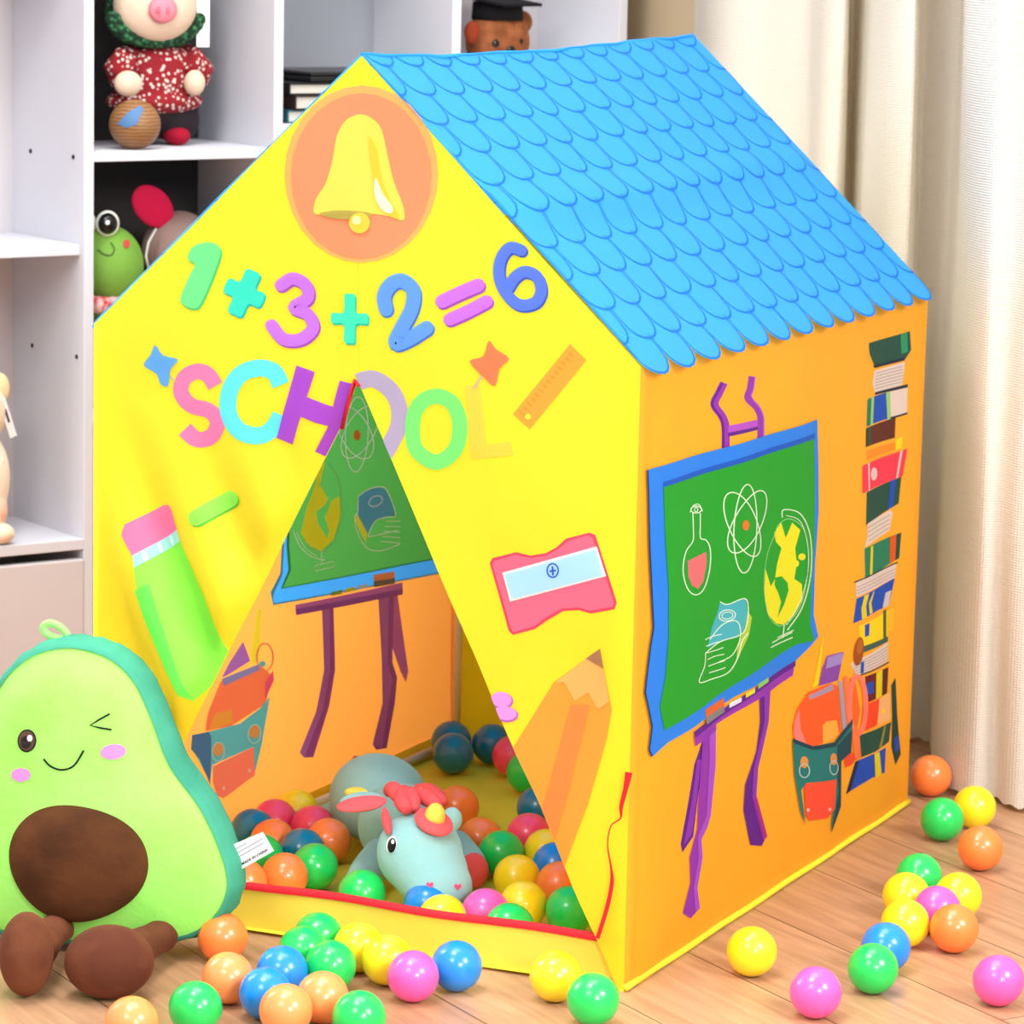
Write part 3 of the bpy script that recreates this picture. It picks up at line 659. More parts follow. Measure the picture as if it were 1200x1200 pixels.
A(poly(C2([(340, 112), (355, 115), (345, 315), (318, 328), (315, 300)])), fp((255, 250, 60)), 1)
A(poly(C2([(285, 240), (312, 315), (225, 372), (205, 380), (235, 320)])), fp((175, 115, 215)), 1.5)
A(poly(C2([(200, 395), (345, 330), (390, 370), (370, 480), (240, 570), (140, 590), (150, 520)])), fp((255, 135, 90)), 2)
A(poly(C2([(203, 385), (340, 328), (345, 350), (210, 413)])), fp((150, 150, 215)), 3); A(poly(C2([(165, 545), (180, 520), (240, 505), (245, 555), (155, 590)])), fp((255, 175, 70)), 3)
A(ring(310, 770, 9, 16, 2), fp((250, 150, 120)), 1.5); A(disc(307, 778, 3.5, 3.5), TEA, 2); A(poly(C2([(365, 400), (395, 350), (398, 390), (365, 465)])), fp((250, 90, 130)), 3)
A(poly(C2([(85, 605), (150, 592), (270, 560), (345, 500), (382, 455), (352, 640), (320, 775), (322, 650), (165, 722), (155, 790), (110, 700), (85, 660)])), TEA, 3.6)
A(poly(C2([(85, 605), (150, 592), (160, 612), (155, 800), (115, 700), (80, 660)])), fp((75, 125, 170)), 4.2)
A(poly(C2([(165, 728), (320, 650), (325, 760), (205, 852), (180, 840), (165, 790)])), fp((255, 140, 110)), 4.4)
for x, y in ((185, 660), (322, 590)): A(disc(*C2([(x, y)])[0], 6, 8), fp((235, 165, 90)), 4.6); A(ring(*C2([(x, y+10)])[0], 7, 11, 1.2, .1), fp((200, 220, 210)), 5.2)
for x, y in ((205, 812), (303, 742)): A(disc(*C2([(x, y)])[0], 2, 2.5), fp((255, 190, 170)), 5.2)
fp = fp_
sL.build('side_wall', TENT)['label'] = 'orange side wall seen from inside'
# back wall
sB = Sheet(FLc+DY*TD, DX, Z, DY, lambda u, v: .003*math.sin(u*14+v*5))
sB.add(poly([(0, 0), (TW, 0), (TW, TH), (TW/2, TR), (0, TH)]), fabric((240, 220, 20), .3), 0, px=False)
sB.build('back_wall', TENT)
# roof
SL = math.hypot(TW/2, TR-TH)
NR = 10; NC = 13
def roof(side):
    top = FLc+DX*TW/2+Z*TR; eave = (TA if side > 0 else FLc)+Z*TH
    V = (eave-top).normalized(); Nn = (V.cross(DY) if side < 0 else DY.cross(V)).normalized()
    if Nn.z < 0: Nn = -Nn
    def warp(u, v):
        d = .003+.0035*mnoise.noise(Vector((u*7, v*7, side)))+.0016*mnoise.noise(Vector((u*22, v*16, 3)))
        d += .005*math.exp(-((v-.5*SL-.01*math.sin(u*5))/.022)**2)-.003*math.exp(-((v-.5*SL-.05)/.025)**2)
        d += .003*math.sin(v/SL*PI)
        d = .0018+(d-.003)*min(1, (u+.004)/.06, (TD-u+.004)/.05)
        return d
    s = Sheet(top, DY, V, Nn, warp, .0125); s.sag = lambda u, v: -.009*math.sin(PI*min(1, max(0, u/TD))**.8)*math.exp(-(max(v, 0)/.09)**2)
    BLR = fabric((58, 168, 246), .5, bump=.002); LN = fabric((20, 122, 215), .501, bump=.002); LT = fabric((92, 192, 252), .22)
    cw = TD/NC; rp = SL/NR; B0 = rp*.55
    edge = []
    for c in range(NC):
        for k in range(9):
            a = PI*k/8; edge.append((c*cw+cw/2-cw/2*math.cos(a), SL-rp*.25+math.sin(a)**.8*rp*.62))
    s.add(poly([(0, -.004), (0, SL-rp*.25)]+edge[1:-1]+[(TD, SL-rp*.25), (TD, -.004)]), BLR, 0, px=False)
    bd = [((0.001, 0), (-1, 0)), ((TD-.001, 0), (1, 0)), ((0, 0.001), (0, -1))]
    for r in range(NR+1):
        vb = (r+.35)*rp if r < NR else SL+rp*.33
        offc = 0 if (NR-r) % 2 == 0 else .5
        for c in range(-1, NC+1):
            cx = (c+.5+offc)*cw+.002*mnoise.noise(Vector((c*3.1, r*2.7, 0)))
            if cx < -cw or cx > TD+cw: continue
            pts = []
            for k in range(-3, 12):
                if k < 0: pts.append((cx-cw*.47, vb-rp*.62-rp*.16*(-k)))
                elif k <= 8:
                    a = PI*k/8; pts.append((cx-cw*.47*math.cos(a), vb-rp*.62+math.sin(a)**.85*rp*.62))
                else: pts.append((cx+cw*.47, vb-rp*.62-rp*.16*(k-8)))
            n = len(pts); Vv = []; Ff = []
            for i in range(n):
                a = Vector(pts[max(i-1, 0)]); b = Vector(pts[min(i+1, n-1)]); t = (b-a).normalized(); nn = Vector((-t.y, t.x))
                wdt = .0007+.0013*max(0, 1-abs(i-7)/5)
                Vv += [Vector(pts[i])+nn*wdt, Vector(pts[i])-nn*wdt*.6]
            Ff = [[2*i, 2*i+1, 2*i+3, 2*i+2] for i in range(n-1)]
            s.add((Vv, Ff), LN, 1.2, px=False, clip=bd)
    s.build('roof', TENT)
roof(1); roof(-1)
# floor mat, hems, sill
OLV = fabric((235, 215, 60), .1)
def tb(u, w, z): return FLc+DX*u+DY*w+Z*z
mv = []; mf = []; n = 24
for j in range(n+1):
    for i in range(n+1):
        u = TW*i/n; w = TD*j/n; mv.append(tb(u, w, .004+.0015*mnoise.noise(Vector((u*9, w*9, 0)))))
for j in range(n):
    for i in range(n): mf.append([j*(n+1)+i, j*(n+1)+i+1, (j+1)*(n+1)+i+1, (j+1)*(n+1)+i])
mk('floor_mat', mv, mf, OLV, TENT)
HEM = fabric((250, 225, 50), .1)
hem = []
for p0, p1, nn in ((TA, TA+DY*TD, DX), (FLc+DY*.01, FLc+DY*TD, DX*-1)):
    pts = [p0+(p1-p0)*k/30 for k in range(31)]
    hem.append(tube_geo([q+nn*.002+Z*(.0045+.0006*math.sin(k*.9)) for k, q in enumerate(pts)], .004, 8))
mk('hem', *join(*hem), HEM, TENT)
hv = [tb(.004, .002+(TD-.01)*k/20, z) for k in range(21) for z in (.003, .026)]
mk('inner_hem', hv, [[2*k, 2*k+1, 2*k+3, 2*k+2] for k in range(20)], HEM, TENT)
# sill
sv = []; sf = []; ns = 48; sh = .056
def sill(u, z): return tb(u, .012+.003*math.sin(u*26)*(z/.06)-.01*math.sin(u/TW*PI)*0, z)
zs = (.002, .014, .028, .042, sh)
for k in range(ns+1):
    for z in zs: sv.append(sill(.006+(TW-.012)*k/ns, z+(.0010*math.sin(k*.33) if z > .03 else 0)))
q = len(zs)
for k in range(ns):
    for j in range(q-1): sf.append([k*q+j, (k+1)*q+j, (k+1)*q+j+1, k*q+j+1])
sl = mk('door_sill', sv, sf, fabric((246, 222, 84), .25), TENT)
tr = [Vector(sv[k*q+q-1])-DY*.001+Z*.001 for k in range(ns+1)]
rv = []; rf = []
for k, t_ in enumerate(tr):
    rv += [t_-DY*.0016-Z*.0065, t_-DY*.0016+Z*.0022, t_+DY*.0016+Z*.0022, t_+DY*.0016-Z*.0065]
for k in range(ns):
    for j in range(3): rf.append([k*4+j, (k+1)*4+j, (k+1)*4+j+1, k*4+j+1])
mk('red_binding', rv, rf, RED, sl)['label'] = 'red binding along the top of the sill'
# poles
PV = solid((232, 222, 205), .35, .5, 'white_plastic_pipe')
pr = .0062; ins = .016
cs = [(ins, ins), (TW-ins, ins), (TW-ins, TD-ins), (ins, TD-ins)]
for (u, w) in cs:
    mk('pole', *tube_geo([tb(u, w, .008), tb(u, w, TH-.01)], pr, 14), PV, TENT)
for a, b in ((1, 2), (2, 3), (3, 0)):
    mk('pole', *tube_geo([tb(*cs[a], .014), tb(*cs[b], .014)], pr, 14), PV, TENT)
for a, b in ((1, 2), (3, 0)):
    mk('pole', *tube_geo([tb(*cs[a], TH-.015), tb(*cs[b], TH-.015)], pr, 14), PV, TENT)
for w in (ins, TD-ins):
    for u in (ins, TW-ins): mk('pole', *tube_geo([tb(u, w, TH-.012), tb(TW/2, w, TR-.02)], pr, 14), PV, TENT)
mk('pole', *tube_geo([tb(TW/2, ins, TR-.018), tb(TW/2, TD-ins, TR-.018)], pr, 14), PV, TENT)
# red ribbon ties at the front corner
def rib(ptsn, wid, name='ribbon_tie'):
    pts = smooth_path(ptsn, False, 8); g = stroke(pts, wid, sm=False)
    V = [at_y(x, y, FLc-DY*.006, DY) for x, y in g[0]]
    return mk(name, V, g[1], RED, TENT)
VT = []
def ribv(l, ws):
    pts = smooth_path([Vector((x, y)) for x, y in l], False, 6); n = len(pts); V = []; Fs = []
    for i, p_ in enumerate(pts):
        t = (pts[min(i+1, n-1)]-pts[max(i-1, 0)]).normalized(); nn = Vector((-t.y, t.x)); f = i/(n-1)*(len(ws)-1); j = min(int(f), len(ws)-2)
        w = ws[j]+(ws[j+1]-ws[j])*(f-j)
        for s_ in (.5, -.5): 
            q_ = p_+nn*w*s_; V.append(at_y(q_.x, q_.y, FLc-DY*.009, DY))
    Fs = [[2*i, 2*i+1, 2*i+3, 2*i+2] for i in range(n-1)]
    return mk('ribbon_tie', V, Fs, RED, TENT)
ribv([(737, 905), (733, 925), (728, 945), (727, 959), (716, 968), (712, 990), (716, 1016), (717, 1035), (711, 1065), (700, 1100)], [9, 6, 5, 2, 1.6, 1.6, 2.5, 5, 5, 5])['label'] = 'red ribbon tie hanging beside the corner'

# ================================================================== BALLS
bm = bmesh.new(); bmesh.ops.create_uvsphere(bm, u_segments=48, v_segments=28, radius=.0285)
for v in bm.verts:                                       # faint moulding seam round the middle
    if abs(v.co.z) < .0006: v.co.x *= 1.006; v.co.y *= 1.006
sv_, sf_ = bm2(bm)
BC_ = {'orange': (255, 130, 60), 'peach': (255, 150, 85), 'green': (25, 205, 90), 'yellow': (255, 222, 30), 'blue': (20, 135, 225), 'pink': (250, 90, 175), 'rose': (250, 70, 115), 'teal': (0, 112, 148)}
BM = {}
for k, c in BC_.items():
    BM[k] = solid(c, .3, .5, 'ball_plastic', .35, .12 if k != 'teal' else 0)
BR = .0285
balls = []   # x, y, z, colour, label, group
def ball(px, py, c, label, inside=False, z=None):
    z = (BR if not inside else BR+.006) if z is None else z
    P = ground(px, py, z); balls.append([P, c, label, inside])
G1 = [(261, 1099, 'orange', 'orange ball under the right edge of the avocado plush'),
(267, 1146, 'peach', 'light orange ball just in front of the orange one beside the avocado'),
(229, 1181, 'green', 'green ball at the bottom edge right of the brown feet'),
(154, 1199, 'peach', 'light orange ball cut by the bottom edge under the brown feet'),
(372, 1099, 'green', 'green ball nearest the tent door sill, rearmost of the green three'),
(356, 1114, 'green', 'green ball at the left of the three greens before the sill'),
(385, 1132, 'green', 'green ball in front of two other greens by the sill'),
(333, 1138, 'blue', 'blue ball behind another blue one, in front of the three greens'),
(311, 1164, 'blue', 'blue ball partly hidden by a light orange one, left of centre'),
(335, 1184, 'peach', 'light orange ball in front of the two blue ones'),
(378, 1169, 'peach', 'light orange ball right of its twin near the bottom edge'),
(421, 1192, 'green', 'green ball cut by the bottom edge, below the yellow pair'),
(420, 1110, 'yellow', 'yellow ball left of its twin against the door sill'),
(454, 1125, 'yellow', 'yellow ball between another yellow and the pink one'),
(484, 1144, 'pink', 'pink ball beside the blue one in front of the door'),
(535, 1132, 'blue', 'blue ball touching the pink one before the door sill'),
(651, 1144, 'yellow', 'yellow ball beside the green one at the tent\'s front corner'),
(695, 1171, 'green', 'green ball at the tent\'s front right corner'),
(1091, 909, 'orange', 'orange ball at the foot of the curtain behind the tent'),
(1104, 960, 'green', 'green ball left of the yellow one near the curtain'),
(1142, 946, 'yellow', 'yellow ball nearest the curtain hem'),
(1149, 994, 'orange', 'orange ball in front of the yellow one by the curtain'),
(1077, 1027, 'green', 'green ball at the back of the cluster on the right'),
(1062, 1050, 'yellow', 'yellow ball at the left back of the right cluster'),
(1123, 1050, 'yellow', 'yellow ball at the right back of the right cluster'),
(1098, 1066, 'pink', 'pink ball in the middle of the right cluster'),
(1061, 1082, 'yellow', 'yellow ball at the left front of the right cluster'),
(1118, 1088, 'orange', 'orange ball at the right front of the right cluster'),
(1038, 1110, 'blue', 'blue ball behind the foremost green one on the right'),
(1023, 1135, 'green', 'green ball in front of the blue one on the right'),
(881, 1115, 'yellow', 'lone yellow ball beside the orange tent wall'),
(956, 1163, 'pink', 'pink ball alone at the bottom, left of the green and blue pair'),
(1170, 1149, 'pink', 'pink ball at the right edge of the picture')]
for x, y, c, l in G1: ball(x, y, c, l)
G2 = [(342, 951, 'yellow', 'yellow ball in the tent, rearmost of the left heap'),
(308, 961, 'rose', 'pink ball in the tent beside the rearmost yellow one'),
(280, 974, 'teal', 'dark blue ball in the tent at the left end, touching the avocado edge'),
(348, 967, 'rose', 'pink ball in the tent in front of the rearmost yellow one'),
(317, 984, 'orange', 'orange ball in the tent behind the white tag'),
(348, 992, 'teal', 'dark blue ball in the tent in the middle of the left heap'),
(378, 987, 'orange', 'orange ball in the tent against the plush\'s left side'),
(364, 1017, 'green', 'green ball in the tent left of the plush\'s front leg'),
(306, 1004, 'green', 'green ball in the tent half hidden by the white tag'),
(329, 1027, 'orange', 'orange ball in the tent close behind the red sill binding at left'),
(295, 1033, 'orange', 'orange ball in the tent next to the avocado, behind the sill'),
(424, 1047, 'green', 'green ball in the tent in front of the plush\'s leg'),
(503, 1062, 'blue', 'blue ball in the tent under the plush muzzle'),
(522, 1075, 'yellow', 'yellow ball in the tent peeking over the sill below the muzzle'),
(571, 1069, 'pink', 'pink ball in the tent right of the muzzle, behind the sill'),
(597, 1087, 'green', 'green ball in the tent peeking over the sill beside the pink one'),
(606, 1029, 'yellow', 'yellow ball in the tent behind another yellow, below a green'),
(612, 1062, 'yellow', 'yellow ball in the tent in front of its twin, near the sill'),
(588, 1000, 'green', 'green ball in the tent beside two orange ones'),
(536, 946, 'orange', 'orange ball in the tent directly behind the plush head'),
(563, 984, 'orange', 'orange ball in the tent between the plush head and a green ball'),
(620, 979, 'rose', 'pink ball in the tent behind the yellow and green ones'),
(640, 998, 'yellow', 'yellow ball in the tent half hidden beside the door edge'),
(651, 1014, 'blue', 'blue ball in the tent beside the door edge'),
(656, 1037, 'orange', 'orange ball in the tent beside the door edge, above a green'),
(662, 1066, 'green', 'green ball in the tent at the right end of the sill'),
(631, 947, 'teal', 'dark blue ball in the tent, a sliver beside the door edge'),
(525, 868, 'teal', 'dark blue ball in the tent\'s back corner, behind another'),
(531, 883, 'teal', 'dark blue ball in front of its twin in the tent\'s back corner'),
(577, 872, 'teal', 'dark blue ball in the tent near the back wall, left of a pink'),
(601, 886, 'rose', 'pink ball in the tent near the back wall by the door edge'),
(618, 905, 'green', 'green ball in the tent near the back wall, mostly hidden')]
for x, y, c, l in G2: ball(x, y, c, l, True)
for it in range(60):                                     # push touching balls just apart
    mvd = False
    for i in range(len(balls)):
        for j in range(i):
            d = balls[i][0]-balls[j][0]; L = d.length
            if L < 2*BR*1.012:
                if L < 1e-5: d = Vector((.001, .001, 0)); L = d.length
                d.z = 0; d.normalize(); k = (2*BR*1.013-L)/2
                balls[i][0] += d*k; balls[j][0] -= d*k; mvd = True
    for b in balls:                                      # keep inside/outside of the tent
        q = b[0]-FLc; u, w = q.dot(DX), q.dot(DY)
        if b[3]:
            if w < .05: b[0] += DY*(.05-w)
            if u < .052: b[0] += DX*(.052-u)
            if w > TD-.055: b[0] -= DY*(w-TD+.055)
            if u > TW-.055: b[0] -= DX*(u-TW+.055)
        elif -.06 < u < TW+.02 and -BR-.004 < w < .3: b[0] -= DY*(w+BR+.004)
    if not mvd: break
protos = {}
for P, c, l, ins_ in balls:
    if c not in protos:
        o = mk('plastic_ball', [Vector(v) for v in sv_], sf_, BM[c]); protos[c] = o
    else:
        o = protos[c].copy(); COL.objects.link(o)
    o.location = P; o.rotation_euler = (random.uniform(0, 3), random.uniform(0, 3), 0)
    tag(o, l, 'ball', 'plastic play balls inside the tent' if ins_ else 'plastic play balls on the wooden floor')

# ================================================================== AVOCADO PLUSH
def avocado():
    th = math.radians(10); ti = math.radians(4)
    n = Vector((-math.sin(th)*math.cos(ti), -math.cos(th)*math.cos(ti), math.sin(ti)))
    O = Vector((-.44, 3.925, 0)); ux = Vector((math.cos(th), -math.sin(th), 0)); uy = n.cross(ux)*-1
    if uy.z < 0: uy = -uy
    root = thing('avocado_plush', (-.46, 3.93, 0), 'winking green avocado plush with brown pit and brown feet beside the tent', 'plush toy')
    L = [(78, 758), (110, 763), (137, 776), (160, 801), (179, 842), (200, 896), (233, 942), (254, 983), (268, 1029), (261, 1062), (238, 1087), (205, 1099), (150, 1103), (67, 1101), (10, 1092), (-35, 1075), (-68, 1045), (-80, 1005), (-70, 955), (-48, 905), (-25, 860), (-8, 820), (12, 788), (42, 766)]
    pl = smooth_path(L, True, 5)
    out = [at_y(q.x, q.y, O, n) for q in pl]
    cx = at_y(92, 960, O, n); N_ = len(out)
    TEAL = plush((68, 156, 128), (58, 142, 116), 70, sheen=.2); GRN_ = plush((158, 236, 110), (146, 230, 92), 70, mixscale=8, sheen=.2); BRN = plush((88, 50, 24), (66, 36, 16), 55, mixscale=14, sheen=.3); BR2 = plush((112, 64, 42), (88, 46, 30), 45, mixscale=14, sheen=.5)
    V = []; Fs = []
    K = 14
    for k in range(K):
        s = 1-(k/K)
        for p_ in out:
            V.append(cx+(p_-cx)*s+n*(.026*(1-s**3.2)+.0)) 
    V.append(cx+n*.026); ci = len(V)-1
    for k in range(K-1):
        for i in range(N_):
            j = (i+1) % N_; Fs.append([k*N_+i, k*N_+j, (k+1)*N_+j, (k+1)*N_+i])
    for i in range(N_): Fs.append([(K-1)*N_+i, (K-1)*N_+(i+1) % N_, ci])
    face = mk('face_panel', V, Fs, GRN_, root); bv = BVHTree.FromPolygons(V, Fs)
    # gusset and back
    T = .066; V2 = []; F2 = []; prof = [(-.001, -.003), (.004, -.001), (.0045, .006), (.007, .010), (.009, T*.35), (.009, T*.65), (.004, T*.95), (-.004, T)]
    prof += [(-.02, T+.008), (-.05, T+.014), (-.09, T+.018)]
    ctr = cx
    for (o_, d_) in prof:
        for i, p_ in enumerate(out):
            rad = (p_-ctr).normalized(); wv = 1+.12*math.sin(i*1.7)
            V2.append(p_+rad*o_*(wv if 0 < o_ < .01 else 1)-n*d_)
    for k in range(len(prof)-1):
        for i in range(N_):
            j = (i+1) % N_; F2.append([k*N_+j, k*N_+i, (k+1)*N_+i, (k+1)*N_+j])
    V2.append(ctr-n*(T+.02)); c2 = len(V2)-1; k = len(prof)-1
    for i in range(N_): F2.append([k*N_+(i+1) % N_, k*N_+i, c2])
    mk('gusset', V2, F2, TEAL, root)
    # pit
    pc = at_y(97, 1006, O, n)+n*.018
    a = (at_y(179, 1003, O, n)-at_y(15, 1006, O, n)).length/2; b = (at_y(97, 1076, O, n)-at_y(97, 937, O, n)).length/2
    R_ = Matrix((ux, uy, n)).transposed()
    g = ell_geo((0, 0, 0), (a, b, .034), None, 5)
    gv = []
    for v in g[0]:
        q_ = v*(1+.03*math.sin(3*math.atan2(v.y, v.x)+.8)); q_ = Vector((q_.x, q_.y, v.z)); gv.append(pc+R_ @ q_)
    mk('pit', gv, g[1], BRN, root)
    blk = solid((28, 22, 18), .6, .3, 'embroidery_thread'); pk = plush((238, 130, 195), None, 90); eb = solid((85, 55, 45), .5, .4, 'embroidery_thread')
    decal('eye', bv, disc(32, 868, 11, 13.5, .1), blk, root, .0010)['label'] = 'open round eye'
    decal('iris', bv, disc(32, 868, 9.3, 11.6, .1), eb, root, .0016); decal('pupil', bv, disc(31, 870, 6, 7.5), blk, root, .0021); decal('eye_glint', bv, disc(36, 865, 3, 3.8), solid((250, 250, 250), .4, .4), root, .0027)
    decal('winking_eye', bv, stroke([(128, 837), (117, 843), (106, 850), (118, 853), (130, 855)], 2.4, sm=False), blk, root, .0012)
    decal('mouth', bv, stroke([(52, 890), (60, 898), (73, 902), (87, 897), (98, 880)], 2.3), blk, root, .0012)
    decal('cheek', bv, disc(133, 881, 15, 9, -.1), pk, root, .0012); decal('cheek', bv, disc(25, 908, 11.5, 8, .0), pk, root, .0012)
    # leaf loop on top
    lc = at_y(65, 742, O-n*.04, n)
    lp = [at_y(x, y, O-n*.04, n) for x, y in ((82, 752), (76, 741), (68, 732), (58, 729), (51, 733), (53, 741), (62, 746), (74, 749), (84, 753))]
    lp = smooth_path([v for v in lp], False, 5) if False else lp
    gv = [];
    mk('leaf_loop', *tube_geo([at_y(q.x, q.y, O-n*.04, n) for q in smooth_path([(84, 754), (77, 741), (68, 733), (58, 730), (51, 734), (54, 742), (64, 747), (75, 750), (84, 754)], False, 5)], .0042, 10), plush((150, 240, 120), None, 90), root)
    # feet
    for cen, r3, dv, ank in (((31, 1118), (.031, .047, .040), (.15, -1, .22), (70, 1085)), ((128, 1127), (.050, .042, .041), (1, .28, -.05), (190, 1100))):
        P = ground(cen[0], cen[1], r3[2]*.985)
        R2 = axisR(dv)
        fr = (r3[0], r3[1], r3[2])
        if cen[0] < 60:
            R2 = Matrix.Identity(3); fr = (.030, .040, .0475); P = ground(31, 1118, .0475)
            P = Vector((P.x, P.y, .0475))
        Q = at_y(ank[0], ank[1], O+n*.0, n); Q.z = max(Q.z, .03)
        legp = [P+(Q-P)*t for t in (.2, .5, .8, 1.05)]
        blob('foot', [ell_geo(P, fr, R2, 4), tube_geo(legp, .02, 16, True, [.028, .022, .019, .02])], BR2, root, .004, 10)
    # tag
    tp = [at_dist(*q_, 3.86/1) for q_ in ((272, 991), (307, 975), (321, 996), (279, 1022))]
    tpl = []
    Ot = at_y(268, 1005, O-n*.03, n)
    cor = [at_y(x, y, Ot, Vector((0, -1, 0))) for x, y in ((270, 991), (308, 975), (321, 997), (277, 1022))]
    e = Vector((0, .0007, 0)); V = cor+[c_1+e for c_1 in cor]
    tg = mk('care_tag', V, [[3, 2, 1, 0], [4, 5, 6, 7], [0, 1, 5, 4], [1, 2, 6, 5], [2, 3, 7, 6], [3, 0, 4, 7]], solid((222, 222, 224), .8, .1, 'white_satin'), root, smooth=False); tg['label'] = 'white sewn-in care tag'
    def txt(body, size, u, v, nm):
        c_ = bpy.data.curves.new('t', 'FONT'); c_.body = body; c_.size = size; c_.extrude = 0; c_.offset = .00012
        to = bpy.data.objects.new('t', c_); COL.objects.link(to); bpy.context.view_layer.update()
        me = bpy.data.meshes.new_from_object(to); bpy.data.objects.remove(to)
        U_ = (cor[2]-cor[3]).normalized(); V_ = (cor[0]-cor[3]).normalized()
        o0 = cor[3]+(cor[2]-cor[3])*u+(cor[0]-cor[3])*v-Vector((0, .0006, 0))
        vs = [o0+U_*q_.co.x+V_*q_.co.y for q_ in me.vertices]; fs = [list(f.vertices) for f in me.polygons]
        mk(nm, vs, fs, solid((40, 40, 50), .6, .2, 'print_ink'), tg, smooth=False)
    txt('MADE IN CHINA', .0046, .17, .12, 'tag_print')
    lv = []
    for k in range(3): 
        a_0 = cor[3]+(cor[2]-cor[3])*.1+(cor[0]-cor[3])*(.45+.16*k)-Vector((0, .0006, 0)); b_0 = a_0+(cor[2]-cor[3])*(.3 if k == 2 else .7)
        h_ = (cor[0]-cor[3])*.035; lv.append(([a_0, b_0, b_0+h_, a_0+h_], [[0, 1, 2, 3]]))
    mk('tag_line', *join(*lv), solid((130, 130, 140), .6, .2, 'print_ink'), tg, smooth=False)
avocado()

# ================================================================== UNICORN PLUSH
def unicorn():
    zf = .006
    base = ground(450, 975, zf)
    root = thing('unicorn_plush', base, 'pale teal unicorn plush with coral mane lying among balls in the tent', 'plush toy')
    TEA_ = plush((154, 203, 202), (146, 197, 197), 80); COR = plush((245, 100, 105), (235, 85, 90), 90); YE = plush((250, 215, 90), None, 90)
    def G(px, py, z): return ground(px, py, z)
    hips = G(437, 928, .070); chest = G(470, 968, .062); d = (chest-hips)
    head = G(492, 1000, .080); muz = G(515, 1040, .050)
    hd = muz-head
    g = [ell_geo(hips+d*.2, (.077, .062, .057), axisR(Vector((d.x, d.y, 0))), 4), ell_geo(chest, (.06, .054, .054), axisR(Vector((d.x, d.y, 0))), 4)]
    g.append(tube_geo([G(452, 1000, .045), G(430, 1022, .032), G(418, 1040, .026)], .02, 16, True, [.026, .022, .019])); g.append(ell_geo(G(417, 1040, .026), .02, None, 3))
    g.append(ell_geo(G(388, 958, .03), (.024, .02, .02), None, 3)); g.append(tube_geo([G(420, 945, .045), G(388, 958, .03)], .02, 12, True, [.028, .02]))
    g.append(tube_geo([G(530, 990, .04), G(553, 1012, .03)], .02, 12, True, [.024, .02])); g.append(ell_geo(G(553, 1014, .03), .02, None, 3))
    body, bvB = blob('body', g, TEA_, root, .005, 10)
    Rh = axisR(hd)
    hg = [ell_geo(head, (.052, .052, .048), Rh, 4), ell_geo(muz, (.036, .041, .036), Rh, 4), ell_geo((head+muz)/2, (.045, .046, .042), Rh, 4)]
    hb, bvH = blob('head', hg, TEA_, root, .004, 14)
    blk = solid((20, 18, 22), .25, .5, 'black_thread'); w_ = solid((250, 250, 250), .4, .4)
    decal('eye', bvH, disc(459.5, 990, 6, 10, .15), w_, root, .0010); decal('pupil', bvH, disc(460, 991, 4.8, 8.6, .15), blk, root, .0016); decal('eye_glint', bvH, disc(461.5, 987, 1.8, 2.6), w_, root, .0022)
    heart = lambda cx, cy, s: poly([(cx, cy+s), (cx-s, cy-.1*s), (cx-.6*s, cy-.8*s), (cx, cy-.35*s), (cx+.6*s, cy-.8*s), (cx+s, cy-.1*s)])
    decal('nostril', bvH, heart(504, 1037, 4.5), solid((225, 80, 130), .6, .2), root, .0012); decal('nostril', bvH, heart(536, 1039, 4.5), solid((225, 80, 130), .6, .2), root, .0012)
    # horn on a coral ring
    def hit(px, py, bv, off=0):
        dd = ray(px, py).normalized(); h = bv.ray_cast(EYE, dd)
        return (h[0]+h[1]*off, h[1]) if h[0] else (at_dist(px, py, 4.4), Vector((0, -1, 0)))
    P, nn = hit(507, 966, bvH)
    if nn.dot(ray(507, 966)) > 0: nn = -nn
    Rn = axisR(nn)
    a1 = Rn @ Vector((0, 1, 0)); a2 = Rn @ Vector((0, 0, 1))
    mk('horn_ruff', *ell_geo(P+nn*.004, (.008, .024, .024), Rn, 4), COR, root)
    hu = (nn*.6+Vector((0, 0, 1))).normalized()
    mk('horn', *tube_geo([P+nn*.006+hu*t for t in (0, .006, .013, .019, .022)], .01, 16, True, [.0125, .0125, .011, .007, .002]), YE, root)
    # mane
    man = []
    for i, l in enumerate([[(455, 928, .13), (461, 925, .14), (467, 936, .137)], [(473, 925, .138), (471, 938, .142), (477, 950, .135)], [(480, 927, .138), (483, 938, .14), (485, 950, .132)], [(484, 930, .13), (500, 935, .137), (515, 945, .132)], [(488, 925, .125), (505, 928, .127), (520, 940, .125)]]):
        pts = smooth_path([tuple(G(x, y, z)) for x, y, z in l], False, 5)
        r = .0095; n = len(pts); mk('mane_lock', *tube_geo(pts, r, 12, True, [r*(.55+.5*math.sin(PI*(k+.6)/(n+.2))) for k in range(n)]), COR, root)
    # ears
    def leaf(name, a, b, w, mat, zz, th=.006, par=root):
        A_, B_ = G(*a), G(*b); dd = B_-A_; R_ = axisR(dd, (0, -.5, 1)); return mk(name, *ell_geo((A_+B_)/2, (dd.length/2, w, th), R_, 4), mat, par)
    leaf('ear', (456, 978, .11), (450, 946, .135), .0055, COR, 0)
    leaf('ear', (526, 976, .10), (532, 946, .13), .013, TEA_, 0, .009)
    # wings
    w1 = leaf('wing', (398, 944, .125), (450, 936, .13), .018, TEA_, 0, .006)
    mk('wing_lining', *ell_geo(Vector(G(424, 942, .134)), (.031, .013, .005), axisR(G(450, 936, .13)-G(398, 944, .125), (0, -.5, 1)), 4), COR, root)
    leaf('wing_feather', (404, 928, .13), (432, 930, .13), .008, YE, 0)
    leaf('wing_feather', (490, 925, .128), (515, 932, .125), .008, YE, 0)
    mk('tail', *tube_geo([G(430, 893, .09), G(418, 893, .095), G(410, 900, .08)], .008, 10, True, [.006, .009, .005]), COR, root)
